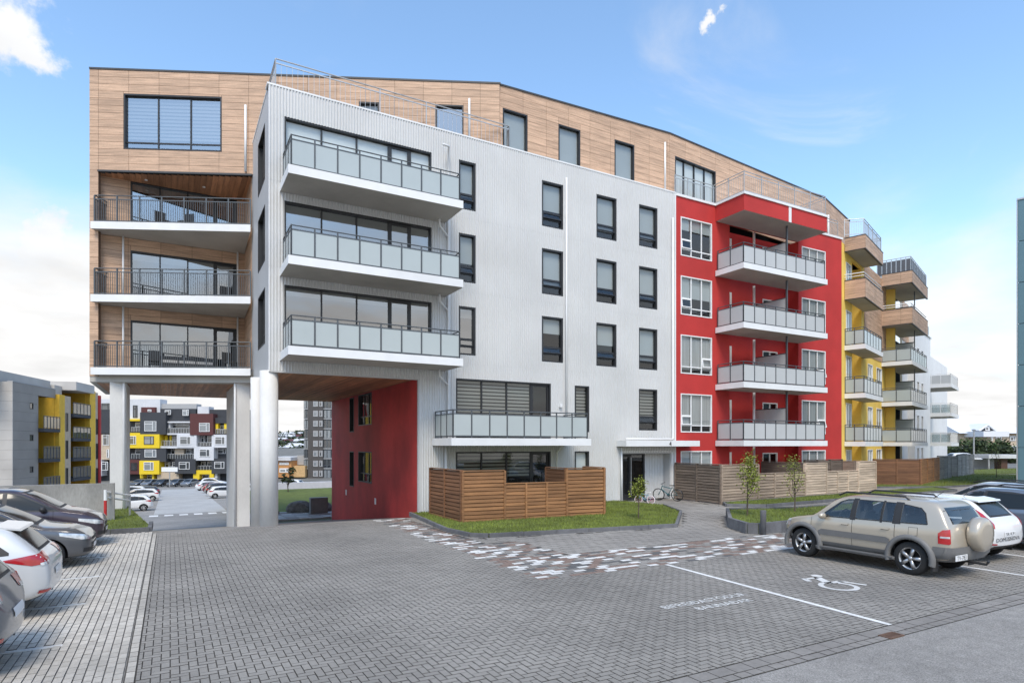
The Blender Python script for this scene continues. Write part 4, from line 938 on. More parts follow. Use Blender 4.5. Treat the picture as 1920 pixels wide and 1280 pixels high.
M_plate = mat('number_plate', (.80, .80, .79), .4, var=.03)
M_well = mat('wheel_well', (.012, .012, .012), .95)
M_cabin = mat('cabin_trim', (.05, .048, .045), .85, var=.1)
M_seat = mat('seat_fabric', (.11, .105, .10), .9, var=.1)
G_car = glass_mat('car_glass_see_through', (.02, .025, .025), .10, 2.0)
M_chrome = mat('chrome', (.75, .75, .75), .12, metal=1, var=.03)
def lerp_tab(tab, x):
    if x <= tab[0][0]: return tab[0][1]
    for (a, b), (c, d) in zip(tab[:-1], tab[1:]):
        if x <= c: return b + (d - b) * ((x - a) / (c - a) if c > a else 0)
    return tab[-1][1]
def wheel_meshes(r, wd, style, detail):
    def mk():
        t = MB(); ri = r * .66
        t.lathe([(ri, -wd / 2), (r * .93, -wd / 2), (r, -wd * .3), (r, wd * .3), (r * .93, wd / 2), (ri, wd / 2)], (0, 0, 0), 'y', 32 if detail else 14)
        tm = t.mesh('wheel', M_tyre, smooth=45)
        m = MB(); m.cur = 0
        m.lathe([(ri + .004, -wd * .42), (ri * .93, -wd * .42), (ri * .9, -wd * .1), (ri * .9, wd * .3)], (0, 0, 0), 'y', 28 if detail else 12)
        m.lathe([(ri * .9, .0), (0, .0)], (0, 0, 0), 'y', 20, 1)
        n = style[0]
        for k in range(n):
            a = 2 * pi * k / n; c, s = cos(a), sin(a); w0, w1 = style[1] * r, style[2] * r
            pts = [(ri * .12, -w0), (ri * .97, -w1), (ri * .97, w1), (ri * .12, w0)]
            q = [(c * p - s * t_, s * p + c * t_) for p, t_ in pts]; y0, y1 = -wd * .44, -wd * .25
            m.add([(p[0], y0, p[1]) for p in q] + [(p[0], y1, p[1]) for p in q], [(3, 2, 1, 0), (4, 5, 6, 7), (0, 1, 5, 4), (1, 2, 6, 5), (2, 3, 7, 6), (3, 0, 4, 7)], 0)
        m.lathe([(0, -wd * .47), (ri * .2, -wd * .46), (ri * .22, -wd * .3)], (0, 0, 0), 'y', 14, 0)
        return tm, m.mesh('rim', [style[3], M_well], smooth=40)
    return cached(('wheel', r, wd, style[:3], style[3].name, detail), mk)
def car_shell(c, detail=2):
    """closed lofted body from its side profile and plan; returns (mesh, bvh)"""
    L = c['L']; W = c['W'] / 2; st = []
    xs = sorted(set([x for x, _ in c['top']] + [x for x, _ in c['plan']] + [L / 2 * t for t in (-.6, -.3, 0, .3, .6)]))
    xs = [x for i, x in enumerate(xs) if i == 0 or x - xs[i - 1] > .03]
    for x in xs:
        zt = lerp_tab(c['top'], x); w_ = W * lerp_tab(c['plan'], x); zb = lerp_tab(c['bot'], x); zl = min(lerp_tab(c['belt'], x), zt - .035)
        gh = max(0, zt - zl - .05); tum = c.get('tum', .30); wr = max(w_ - gh * tum - .03, w_ * .55) if gh > .02 else w_ * .93
        zm = zb + (zl - zb) * .5
        st.append([(0, zb), (w_ * .62, zb), (w_ * .93, zb + .03), (w_ * .985, zb + .14), (w_, zm), (w_ * .995, zl - .10), (w_ * .965, zl), ((w_ * .965 + wr) / 2 + gh * .035, (zl + zt - .06) / 2 if gh > .02 else zl + (zt - zl) * .4), (wr, zt - (.075 if gh > .02 else .012)), (wr * .86, zt - (.022 if gh > .02 else .004)), (wr * .5, zt - .004), (0, zt)])
    n = len(st[0]); m = MB(); ring = 2 * n - 2
    for x, s in zip(xs, st):
        for y, z in s: m.v.append((x, y, z))
        for y, z in s[-2:0:-1]: m.v.append((x, -y, z))
    for i in range(len(xs) - 1):
        for k in range(ring): m.f.append((i * ring + k, i * ring + (k + 1) % ring, (i + 1) * ring + (k + 1) % ring, (i + 1) * ring + k)); m.mi.append(0)
    for base in (0, (len(xs) - 1) * ring):          # end caps as quads between the two flanks
        for k in range(n - 1):
            a, b = base + k, base + k + 1; a2, b2 = base + (ring - k) % ring, base + (ring - k - 1) % ring
            f = [a, b, b2, a2]; f = [v for i, v in enumerate(f) if v not in f[:i]]
            if len(f) > 2: m.f.append(tuple(f)); m.mi.append(0)
    me = m.mesh('body', [c['paint'], M_well])
    o = bpy.data.objects.new('tmp', me); COL.objects.link(o)
    sub = o.modifiers.new('s', 'SUBSURF'); sub.levels = detail; sub.render_levels = detail
    cut = MB(); r = c['wr'] * 1.17
    for wx in c['axles']:
        for sgn in (-1, 1): cut.lathe([(0, -.34), (r, -.34), (r, .3), (0, .3)], (wx, sgn * W, c['wr'] * 1.0), 'y', 36)
        cut.f = [f for f in cut.f]
    cm = cut.mesh('cut', [M_well]); bm = bmesh.new(); bm.from_mesh(cm); bmesh.ops.remove_doubles(bm, verts=bm.verts, dist=1e-4); bmesh.ops.recalc_face_normals(bm, faces=bm.faces); bm.to_mesh(cm); bm.free()
    co = bpy.data.objects.new('cut', cm); COL.objects.link(co)
    bpy.context.view_layer.update()
    full = bpy.data.meshes.new_from_object(o.evaluated_get(bpy.context.evaluated_depsgraph_get()))
    bvh = BVHTree.FromPolygons([v.co for v in full.vertices], [tuple(p.vertices) for p in full.polygons])
    bo = o.modifiers.new('b', 'BOOLEAN'); bo.operation = 'DIFFERENCE'; bo.object = co; bo.solver = 'EXACT'; bo.material_mode = 'TRANSFER'
    extra_ = []
    if c.get('cabin'):
        k = c['cabin']
        for prs in k:
            e = MB()
            for kind, pts, a0, a1 in prs: e.extr(pts, kind, a0, a1)
            eo = bpy.data.objects.new('cut', e.mesh('cut', [M_cabin])); COL.objects.link(eo); extra_.append(eo)
            b2 = o.modifiers.new('b', 'BOOLEAN'); b2.operation = 'DIFFERENCE'; b2.object = eo; b2.solver = 'EXACT'; b2.material_mode = 'TRANSFER'
    bpy.context.view_layer.update()
    out = bpy.data.meshes.new_from_object(o.evaluated_get(bpy.context.evaluated_depsgraph_get()))
    for eo in extra_: bpy.data.objects.remove(eo)
    bpy.data.objects.remove(o); bpy.data.objects.remove(co); bpy.data.meshes.remove(full)
    out.name = 'body'; out.shade_smooth()
    if hasattr(out, 'set_sharp_from_angle'): out.set_sharp_from_angle(angle=radians(38))
    return out, bvh
def patch(bvh, yaw, lo, hi, material, name, parent, off=.004, n=(16, 5), pitch=0):
    """sheet laid on the shell: lo/hi are polylines (s, z) seen from direction yaw; rim turned in to the shell"""
    d = Vector((cos(yaw) * cos(pitch), sin(yaw) * cos(pitch), sin(pitch))); sv = Vector((-sin(yaw), cos(yaw), 0)); up = d.cross(sv)
    s0, s1 = max(lo[0][0], hi[0][0]), min(lo[-1][0], hi[-1][0]); nu, nv = n; vs, ok = [], []
    ks = sorted(set([p[0] for p in lo + hi if s0 < p[0] < s1])); us = [s0 + (s1 - s0) * i / nu for i in range(nu + 1)]
    us = sorted(set([round(u, 4) for u in us if all(abs(u - k) > (s1 - s0) / nu * .4 for k in ks)] + [round(k, 4) for k in ks] + [round(s0, 4), round(s1, 4)])); nu = len(us) - 1
    for u in us:
        a, b = lerp_tab(lo, u), lerp_tab(hi, u)
        for j in range(nv + 1):
            t = a + (b - a) * j / nv; p = sv * u + (Vector((0, 0, 1)) if not pitch else up) * t + d * 4
            loc, nor, idx, ds = bvh.ray_cast(p, -d)
            if loc is None: vs.append((0, 0, 0)); ok.append(False)
            else: vs.append(tuple(loc + (nor if nor.dot(d) > 0 else -nor) * off)); ok.append(True)
    fs = []
    for i in range(nu):
        for j in range(nv):
            q = (i * (nv + 1) + j, (i + 1) * (nv + 1) + j, (i + 1) * (nv + 1) + j + 1, i * (nv + 1) + j + 1)
            if all(ok[k] for k in q): fs.append(q)
    if not fs: return None
    me = bpy.data.meshes.new(name); me.from_pydata(vs, [], fs); me.materials.append(material); me.shade_smooth()
    bm = bmesh.new(); bm.from_mesh(me); bmesh.ops.delete(bm, geom=[v for v in bm.verts if not v.link_faces], context='VERTS'); bmesh.ops.remove_doubles(bm, verts=bm.verts, dist=1e-5); bm.to_mesh(me); bm.free()
    return put(name, me, parent)
LEFT, RIGHT, FRONT, REAR = pi / 2, -pi / 2, 0.0, pi
def corner_patch(c, bvh, end, ang, lo, hi, m, nm, par, off=.008, n=(12, 5)):
    """pair of patches on the corners; s > 0 runs towards the middle of the car's end, s < 0 round onto the flank"""
    for sg in (1, -1):
        yaw = sg * (pi - ang if end == 'rear' else ang); cx, cy = c['L'] / 2 * (-.94 if end == 'rear' else .94), sg * c['W'] / 2 * .88
        s0 = -sin(yaw) * cx + cos(yaw) * cy; k = sg * (1 if end == 'rear' else -1)
        f = lambda P: sorted((s0 + k * a, b) for a, b in P)
        patch(bvh, yaw, f(lo), f(hi), m, nm, par, off, n)
def car(c, label, cat, x, y, heading, z=0, group=None, name='parked_car', pitch=0):
    t = put(name, None); t.empty_display_size = .3; tag(t, label, cat, group)
    me, bvh = c['shell'] = c.get('shell') or car_shell(c, c.get('sub', 2))
    if c.get('repaint'): me = me.copy(); me.materials[0] = c['repaint']
    body = put('body', me, t); det = c.get('detail', True); side_s = c.get('sides', (LEFT, RIGHT))
    mir = lambda pts, yaw: pts if yaw == RIGHT else sorted([(-a, b) for a, b in pts])
    # note: seen from the right side s = +x, from the left side s = -x
    def side(lo, hi, m, nm, off=.004, n=(16, 5), par=None):
        r = []
        for yw in side_s: r.append(patch(bvh, yw, mir(lo, yw), mir(hi, yw), m, nm, par or t, off, n))
        return r
    def band(yaw, s0, s1, z0, z1, m, nm, off=.004, n=(10, 3), par=None): return patch(bvh, yaw, [(s0, z0), (s1, z0)], [(s0, z1), (s1, z1)], m, nm, par or t, off, n)
    if c.get('cabin'):
        for a_, b_ in c['pillars']:
            lo_ = [(a_, lerp_tab(c['glass_lo'], a_) + .0), (b_, lerp_tab(c['glass_lo'], b_))]; hi_ = [(a_, lerp_tab(c['glass_hi'], a_)), (b_, lerp_tab(c['glass_hi'], b_))]
            side(lo_, hi_, M_plas, 'pillar', .003, (3, 8))
    else: side(c['glass_lo'], c['glass_hi'], M_plas, 'window_surround', .003, (26, 6))
    if c.get('cabin'):
        for lo, hi in c['windows']:
            ring_ = lo + hi[::-1] + [lo[0]]; P_ = [(a + (c2 - a) * k / 6, b + (d - b) * k / 6) for (a, b), (c2, d) in zip(ring_[:-1], ring_[1:]) for k in range(6)]
            for sg in (-1, 1):
                q = [bvh.ray_cast(Vector((a, 4 * sg, b)), Vector((0, -sg, 0)))[0] for a, b in P_]; q = [p for p in q if p]; MB().tube(q + [q[0]], .013, 5).build('window_seal', M_plas, t)
    for i, (lo, hi) in enumerate(c['windows']): side(lo, hi, c.get('gm', M_cglass), 'window', .006, (14, 6))
    if not c.get('cabin'): patch(bvh, FRONT, c['ws'][0], c['ws'][1], M_plas, 'windscreen_surround', t, .003, (14, 8))
    s_ = lambda P, k, dz: [(a * k, b + dz) for a, b in P]
    patch(bvh, FRONT, s_(c['ws'][0], .93, .03), s_(c['ws'][1], .93, -.03), c.get('gm', M_cglass), 'windscreen', t, .006, (14, 8))
    rw_ = None if c.get('cabin') else patch(bvh, REAR, c['rw'][0], c['rw'][1], M_plas, 'rear_window_surround', t, .003, (14, 6))
    patch(bvh, REAR, s_(c['rw'][0], .9, .035), s_(c['rw'][1], .9, -.03), c.get('gm', M_cglass), 'rear_window', t, .006, (14, 6))
    for f in c.get('extra', ()): f(c, t, bvh, side, band)
    for (end, ang, lo, hi, m, nm) in c.get('lamps', ()): corner_patch(c, bvh, end, ang, lo, hi, m, nm, t)
    if det:
        for x0 in c['seams']: side([(x0 - .004, c['seam_z'][0]), (x0 + .004, c['seam_z'][0])], [(x0 - .004, c['seam_z'][1]), (x0 + .004, c['seam_z'][1])], M_well, 'door_gap', .0035, (1, 14))
        side([(min(c['seams']), c['seam_z'][0]), (max(c['seams']), c['seam_z'][0])], [(min(c['seams']), c['seam_z'][0] + .008), (max(c['seams']), c['seam_z'][0] + .008)], M_well, 'door_gap', .0035, (14, 1))
        for hx in c['handles']: side([(hx - .09, c['hz'] - .018), (hx + .09, c['hz'] - .014)], [(hx - .09, c['hz'] + .018), (hx + .09, c['hz'] + .022)], c.get('handle_m', c['paint']), 'door_handle', .028, (5, 2)); side([(hx - .085, c['hz'] - .026), (hx + .085, c['hz'] - .026)], [(hx - .085, c['hz'] - .012), (hx + .085, c['hz'] - .012)], M_well, 'door_handle_recess', .004, (5, 1))
        for sg in ((-1, 1) if len(side_s) > 1 else (1 if side_s[0] == LEFT else -1,)):
            mx_, mz = c['mirror']; m = MB(); w_ = c['W'] / 2
            y0 = sg * (w_ - .06); y1 = sg * (w_ + .17)
            bm = bmesh.new(); bmesh.ops.create_uvsphere(bm, u_segments=14, v_segments=8, radius=1); bmesh.ops.scale(bm, verts=bm.verts, vec=(.075, .115, .075)); bmesh.ops.translate(bm, verts=bm.verts, vec=(mx_, sg * (w_ + .06), mz)); mm = bpy.data.meshes.new('mirror'); bm.to_mesh(mm); bm.free(); mm.materials.append(c.get('mirror_m', c['paint'])); mm.shade_smooth(); mo = put('mirror', mm, t)
            MB().tube([(mx_ + .02, sg * (w_ - .1), mz - .06), (mx_, sg * (w_ + .02), mz - .03)], .025, 8).build('mirror_arm', M_plas, mo)
    tm, rm = wheel_meshes(c['wr'], c.get('ww', .21), c.get('rim', (5, .11, .07, M_alloy)), det)
    for wx in c['axles']:
        for sg in (-1, 1):
            M = Matrix.Translation((wx, sg * (c['W'] / 2 - .135), c['wr'])) @ Matrix.Rotation(0 if sg < 0 else pi, 4, 'Z') @ Matrix.Rotation(wx * 3 + sg, 4, 'Y')
            wo_ = put('wheel', tm, t, M); put('rim', rm, wo_, M)
    t.matrix_basis = Matrix.Translation((x, y, z)) @ Matrix.Rotation(heading, 4, 'Z') @ Matrix.Rotation(-pitch, 4, 'Y'); WM[t] = t.matrix_basis.copy()
    return t
def plate(bvh, yaw, s0, s1, z0, z1, parent, text=None, off=.012):
    p = patch(bvh, yaw, [(s0, z0), (s1, z0)], [(s0, z1), (s1, z1)], M_plate, 'number_plate', parent, off, (6, 2))
    if text:
        me = text_mesh(text, 1.0); xs = [v.co.x for v in me.vertices]; ys = [v.co.y for v in me.vertices]; W_, H_ = max(xs), max(ys)
        d = Vector((cos(yaw), sin(yaw), 0)); sv = Vector((-sin(yaw), cos(yaw), 0))
        for v in me.vertices:
            u = s0 + (s1 - s0) * (.08 + .84 * v.co.x / W_); zz = z0 + (z1 - z0) * (.18 + .64 * v.co.y / H_)
            loc = bvh.ray_cast(sv * u + Vector((0, 0, zz)) + d * 4, -d)[0]
            v.co = (loc or Vector((0, 0, 0))) + d * (off + .004)
        me.materials.clear(); me.materials.append(M_anth); put('plate_text', me, p or parent)
# --- champagne off-roader with a covered spare wheel
def suv_extra(c, t, bvh, side, band):
    W = c['W'] / 2
    side([(-.74, .30), (.84, .30)], [(-.74, .45), (.84, .45)], M_plasg, 'sill_cladding', .01, (20, 3))
    side([(-.78, .60), (.86, .60)], [(-.78, .70), (-.70, .735), (.78, .735), (.86, .69)], M_plasg, 'side_moulding', .018, (20, 4))
    band(REAR, -.80, .80, .30, .66, M_plasg, 'rear_bumper', .03, (16, 4)); band(FRONT, -.80, .80, .28, .62, M_plasg, 'front_bumper', .02, (16, 4))
    side([(-1.93, .36), (-1.62, .36)], [(-1.93, .66), (-1.62, .66)], M_plasg, 'bumper_end', .014, (8, 4)); side([(1.66, .34), (1.9, .34)], [(1.66, .60), (1.9, .60)], M_plasg, 'bumper_end', .012, (8, 4))
    for wx in c['axles']:
        for sg in (-1, 1):
            pts = [(wx + cos(a) * c['wr'] * 1.26, sg * (W + .0), c['wr'] + sin(a) * c['wr'] * 1.26) for a in [radians(-12 + 204 * i / 22) for i in range(23)]]
            m = MB()
            for p_, q_ in ((.0, .0),):
                n_ = len(pts); vs = []
                for (px_, py_, pz_) in pts:
                    dx_, dz_ = (px_ - wx) / (c['wr'] * 1.26), (pz_ - c['wr']) / (c['wr'] * 1.26)
                    for rr_, oy_ in ((-.035, -.04), (-.035, .035), (.02, .042), (.065, .008), (.07, -.03)): vs.append((px_ + dx_ * rr_, py_ + sg * oy_, pz_ + dz_ * rr_))
                m.add(vs, [(i * 5 + k, i * 5 + k + 1, (i + 1) * 5 + k + 1, (i + 1) * 5 + k) for i in range(n_ - 1) for k in range(4)])
            m.build('arch_flare', M_plasg, t, smooth=50)
    for sg in (-1, 1):
        MB().tube([(-.88, sg * (W - .02), .30), (.92, sg * (W - .02), .30)], .035, 8).box(-.85, .9, sg * (W - .03) - .07, sg * (W - .03) + .07, .315, .34).build('side_step', M_plasg, t)
        MB().tube([(-1.05, sg * .56, 1.52), (-.95, sg * .56, 1.60), (.35, sg * .56, 1.615), (.52, sg * .56, 1.53)], .02, 8).build('roof_rail', M_plas, t, smooth=True)
        MB().box(-1.62, -1.60, sg * .72 - .11, sg * .72 + .11, .14, .42).build('mud_flap', M_plas, t)
    MB().tube([(-1.2, -.02, 1.55), (-1.42, -.02, 1.72)], .006, 6).build('aerial', M_plas, t)
    # spare wheel in its painted cover
    sp = MB().lathe([(0, .0), (.30, .0), (.345, -.03), (.35, -.08), (.345, -.19), (.31, -.235), (.2, -.25), (0, -.25)], (-1.93, -.1, .89), 'x', 40).build('spare_wheel_cover', c['paint'], t, smooth=35)
    MB().tube([(-1.9, -.1, .92), (-2.05, -.1, .92)], .12, 12).build('spare_bracket', M_plas, sp)
    MB().tube([(-1.8, 0, .33), (-2.2, 0, .31), (-2.24, 0, .38)], [.03, .025, .03], 8).build('tow_bar', M_plas, t)
    for yw, lo, hi in ((REAR - .5, None, None),):
        pass
    plate(bvh, REAR, .30, .75, .40, .52, t, 'TV · 783', .045) if False else None
    p = MB().box(-2.015, -2.005, .33, .77, .41, .52).build('number_plate', M_plate, t)
    me = text_mesh('TV-783', .12); me.materials.clear(); me.materials.append(M_anth); put('plate_text', me, p, Matrix.Translation((-2.018, .73, .425)) @ Matrix(((0, 0, -1, 0), (-1, 0, 0, 0), (0, 1, 0, 0), (0, 0, 0, 1))))
    patch(bvh, REAR, [(-.62, 1.36), (.62, 1.36)], [(-.62, 1.37), (.62, 1.37)], M_plas, 'wiper', t, .01, (4, 1))
    side([(-1.34, .83), (-1.16, .83)], [(-1.34, 1.0), (-1.16, 1.0)], M_well, 'fuel_flap_gap', .0025, (4, 4)) ; side([(-1.333, .837), (-1.167, .837)], [(-1.333, .993), (-1.167, .993)], c['paint'], 'fuel_flap', .004, (4, 4))
    side([(1.30, .80), (1.36, .80)], [(1.30, .84), (1.36, .84)], M_amber, 'side_repeater', .008, (2, 2))
champ = cpaint('champagne', (.50, .44, .35), .35, .32)
SUV = dict(L=3.9, W=1.72, paint=champ, wr=.345, ww=.225, axles=(-1.18, 1.27), tum=.36, handle_m=champ,
    top=[(-1.96, .62), (-1.93, .98), (-1.88, 1.16), (-1.66, 1.58), (-1.5, 1.635), (-.6, 1.655), (.1, 1.645), (.42, 1.60), (.62, 1.50), (1.02, 1.13), (1.12, 1.07), (1.6, .985), (1.82, .90), (1.93, .74), (1.95, .6)],
    plan=[(-1.96, .80), (-1.93, .88), (-1.8, .955), (-1.3, 1.0), (1.2, 1.0), (1.6, .95), (1.82, .84), (1.93, .72), (1.95, .66)],
    bot=[(-1.96, .42), (-1.85, .34), (-1.2, .30), (1.2, .30), (1.8, .3), (1.95, .42)], belt=[(-1.96, 1.08), (-1.2, 1.07), (1.0, 1.02), (1.9, .9)],
    glass_lo=[(-1.56, 1.10), (-.75, 1.075), (.92, 1.05)], glass_hi=[(-1.56, 1.11), (-1.50, 1.36), (-1.38, 1.49), (-1.15, 1.545), (-.2, 1.57), (.25, 1.555), (.42, 1.50), (.92, 1.06)],
    windows=[([(-1.50, 1.135), (-.98, 1.12)], [(-1.50, 1.15), (-1.44, 1.36), (-1.34, 1.46), (-.98, 1.515)]), ([(-.83, 1.115), (-.60, 1.11)], [(-.83, 1.525), (-.60, 1.53)]), ([(-.56, 1.11), (.0, 1.10)], [(-.56, 1.53), (.0, 1.535)]), ([(.11, 1.095), (.82, 1.08)], [(.11, 1.53), (.24, 1.52), (.4, 1.455), (.82, 1.09)])],
    ws=([(-.66, 1.12), (.66, 1.12)], [(-.60, 1.55), (.60, 1.55)]), rw=([(-.66, 1.12), (.66, 1.12)], [(-.60, 1.53), (.60, 1.53)]),
    lamps=[('rear', .8, [(-.13, .73), (.03, .72), (.06, .74)], [(-.13, .93), (-.06, 1.0), (.06, 1.02)], M_redl, 'tail_lamp'), ('front', .6, [(-.12, .72), (.25, .70)], [(-.12, .88), (.25, .86)], M_clearl, 'headlight')],
    seams=(1.05, .05, -.88), seam_z=(.40, 1.08), handles=(.22, -.68), hz=.95, mirror=(.72, 1.1), gm=M_cglassl, extra=[suv_extra], rim=(5, .075, .11, M_alloy))
# placed below, once its heights are set
# --- hatchbacks
def zs_(d, k):
    for q in ('top', 'belt', 'glass_lo', 'glass_hi'): d[q] = [(a, b * k) for a, b in d[q]]
    d['windows'] = [tuple([(a, b * k) for a, b in P] for P in w_) for w_ in d['windows']]
    for q in ('ws', 'rw'): d[q] = tuple([(a, b * k) for a, b in P] for P in d[q])
    d['hz'] *= k; d['mirror'] = (d['mirror'][0], d['mirror'][1] * k); d['seam_z'] = (d['seam_z'][0], d['seam_z'][1] * k); return d
zs_(SUV, .955)
SUV['gm'] = G_car; SUV['pillars'] = ((-.99, -.82), (-.605, -.555), (-.01, .115))
shr = lambda P, k: [(sum(a for a, _ in P) / len(P) + (a - sum(a for a, _ in P) / len(P)) * k, sum(b for _, b in P) / len(P) + (b - sum(b for _, b in P) / len(P)) * k) for a, b in P]
wcut = [lo + hi[::-1] for lo, hi in SUV['windows']]
SUV['cabin'] = [[(1, [(-1.62, .80), (.86, .80), (.94, .97), (.42, 1.40), (.2, 1.46), (-1.1, 1.46), (-1.42, 1.40)], -.60, .60)],
    [(1, P, s * .55 if s > 0 else -1.0, 1.0 if s > 0 else -.55) for P in wcut for s in (-1, 1)],
    [(0, [(-.58, 1.11), (.58, 1.11), (.53, 1.42), (-.53, 1.42)], -2.2, -1.35), (0, [(-.60, 1.10), (.60, 1.10), (.53, 1.44), (-.53, 1.44)], .25, 1.5)]]
def suv_cabin(c, t, bvh, side, band):
    for x, ys in ((.12, (-.36, .36)), (-.78, (-.38, .0, .38))):
        for y in ys:
            m = MB().extr([(x - .10, .82), (x + .02, .82), (x - .12, 1.20), (x - .22, 1.20)], 1, y - .2, y + .2); m.build('seat_back', M_seat, t)
            MB().extr([(x - .20, 1.215), (x - .12, 1.215), (x - .14, 1.36), (x - .20, 1.36)], 1, y - .11, y + .11).build('headrest', M_seat, t)
    MB().tube([(.56 - .07 * sin(a), .36 + .17 * cos(a), 1.03 + .16 * sin(a)) for a in [2 * pi * i / 18 for i in range(19)]], .014, 6).build('steering_wheel', M_plas, t)
    corner_patch(c, bvh, 'rear', .8, [(-.10, .84), (.045, .84)], [(-.10, .875), (.045, .875)], M_clearl, 'reversing_lamp', t, .012, (5, 2))
SUV['extra'].append(suv_cabin)
car(SUV, 'champagne off-roader with covered spare wheel on its tailgate', 'car', 14.27, 8.30, pi / 2)
def hatch(paint, L=4.0, W=1.73, H=1.47, **k):
    a = L / 2; s = H / 1.47
    d = dict(L=L, W=W, paint=paint, wr=.315, ww=.2, axles=(-a + .72, a - .82), tum=.40,
        top=[(-a, .62 * s), (-a + .03, .9 * s), (-a + .16, 1.02 * s), (-a + .48, 1.37 * s), (-a + .62, 1.43 * s), (-.35, H), (.15, 1.45 * s), (.45, 1.35 * s), (1.10, .985 * s), (1.22, .95 * s), (a - .42, .86 * s), (a - .16, .74 * s), (a - .03, .6 * s), (a, .5 * s)],
        plan=[(-a, .76), (-a + .04, .86), (-a + .25, .95), (-a + .8, 1.0), (a - 1.0, 1.0), (a - .5, .94), (a - .2, .80), (a - .03, .62), (a, .55)],
        bot=[(-a, .40), (-a + .2, .28), (-a + .7, .2), (a - .7, .19), (a - .15, .2), (a, .3)], belt=[(-a, 1.0 * s), (-a + .5, .985 * s), (0, .93 * s), (1.1, .88 * s), (a, .7)],
        glass_lo=[(-a + .50, 1.02 * s), (0, .95 * s), (1.12, .905 * s)], glass_hi=[(-a + .50, 1.06 * s), (-a + .75, 1.27 * s), (-.6, 1.375 * s), (0, 1.385 * s), (.3, 1.33 * s), (1.12, .915 * s)],
        windows=[([(-a + .68, 1.035 * s), (-a + 1.05, 1.02 * s)], [(-a + .68, 1.09 * s), (-a + .82, 1.25 * s), (-a + 1.05, 1.30 * s)]), ([(-a + 1.13, 1.015 * s), (-.06, .985 * s)], [(-a + 1.13, 1.31 * s), (-.06, 1.355 * s)]), ([(.03, .98 * s), (.98, .95 * s)], [(.03, 1.35 * s), (.25, 1.31 * s), (.98, .96 * s)])],
        ws=([(-.64, .98 * s), (.64, .98 * s)], [(-.54, 1.38 * s), (.54, 1.38 * s)]), rw=([(-.60, 1.03 * s), (.60, 1.03 * s)], [(-.52, 1.35 * s), (.52, 1.35 * s)]),
        lamps=[('rear', .75, [(-.36, .93), (-.1, .84), (.26, .86)], [(-.36, .95), (-.1, 1.0), (.26, 1.02)], M_redl, 'tail_lamp'), ('front', .7, [(-.34, .72), (.0, .61), (.22, .60)], [(-.34, .79), (.0, .73), (.22, .68)], M_clearl, 'headlight')],
        seams=(.98, -.04, -a + 1.0), seam_z=(.30, .93 * s), handles=(.12, -a + 1.2), hz=.84 * s, mirror=(.78, .98 * s), rim=(5, .09, .10, M_alloy))
    d.update(k); return d
def bumper_extra(rear_z=(.24, .38), grille=True, plate_txt=None, low=M_plas, fplate=None):
    def f(c, t, bvh, side, band):
        band(REAR, -.62, .62, rear_z[0], rear_z[1], low, 'bumper_insert', .01, (12, 3))
        if grille:
            band(FRONT, -.42, .42, .30, .50, M_plas, 'grille', .008, (12, 4)); band(FRONT, -.36, .36, .56, .62, M_plas, 'grille', .008, (12, 2))
            for i in range(3): band(FRONT, -.40, .40, .335 + i * .05, .345 + i * .05, M_chrome, 'grille_bar', .012, (10, 1), None)
        plate(bvh, REAR, -.26, .26, .60, .71, t, plate_txt); plate(bvh, FRONT, -.26, .26, .38, .48, t, fplate)
        m = MB(); a = c['L'] / 2; H = max(z for _, z in c['top'])
        patch(bvh, REAR, [(-.42, H * .715), (.05, H * .705)], [(-.42, H * .725), (.05, H * .715)], M_plas, 'wiper', t, .014, (6, 1))
        sp = MB().extr([(-a + .40, H - .115), (-a + .42, H - .08), (-a + .75, H - .03), (-a + .75, H - .05)], 1, -.53, .53).build('roof_spoiler', c.get('repaint') or c['paint'], t)
        MB().tube([(-a + .95, 0, H - .025), (-a + .80, 0, H + .16)], .006, 6).build('aerial', M_plas, t)
        MB().tube([(-a + .5, -.4, .26), (-a + .12, -.4, .25)], .028, 8).build('exhaust', M_plas, t)
        corner_patch(c, bvh, 'front', .5, [(.06, .33), (.3, .31)], [(.06, .42), (.3, .41)], M_plas, 'fog_lamp_recess', t, .008, (5, 3))
    return f
wpaint = cpaint('white', (.74, .74, .73), 0, .3)
# white hatchback at the right edge, lettering on its tail
def fiesta_extra(c, t, bvh, side, band):
    d = Vector((-1, 0, 0)); me = text_mesh('DOMUSNOVA', 1.0); W_ = max(v.co.x for v in me.vertices); H_ = max(v.co.y for v in me.vertices)
    for v in me.vertices:
        u = .64 - 1.1 * v.co.x / W_; zz = .50 + .085 * v.co.y / H_; loc = bvh.ray_cast(Vector((-4, u, zz)), Vector((1, 0, 0)))[0]; v.co = (loc or Vector()) + d * .012
    me.materials.clear(); me.materials.append(M_anth); put('tail_lettering', me, t)
    corner_patch(c, bvh, 'rear', .3, [(.0, .44), (.2, .43)], [(.0, .475), (.2, .46)], M_redl, 'reflector', t, .01, (4, 2))
FIE = hatch(wpaint, 3.95, 1.72, 1.48, lamps=[('rear', .85, [(-.20, 1.02), (-.02, .86), (.14, .80)], [(-.20, 1.24), (-.05, 1.12), (.14, .90)], M_redl, 'tail_lamp'), ('front', .7, [(-.34, .72), (.0, .61), (.22, .60)], [(-.34, .79), (.0, .73), (.22, .68)], M_clearl, 'headlight')], extra=[bumper_extra((.22, .40), plate_txt='SR·K91'), fiesta_extra])
car(FIE, 'white hatchback with lettering across its tail beside the champagne off-roader', 'car', 16.95, 8.75, pi / 2)
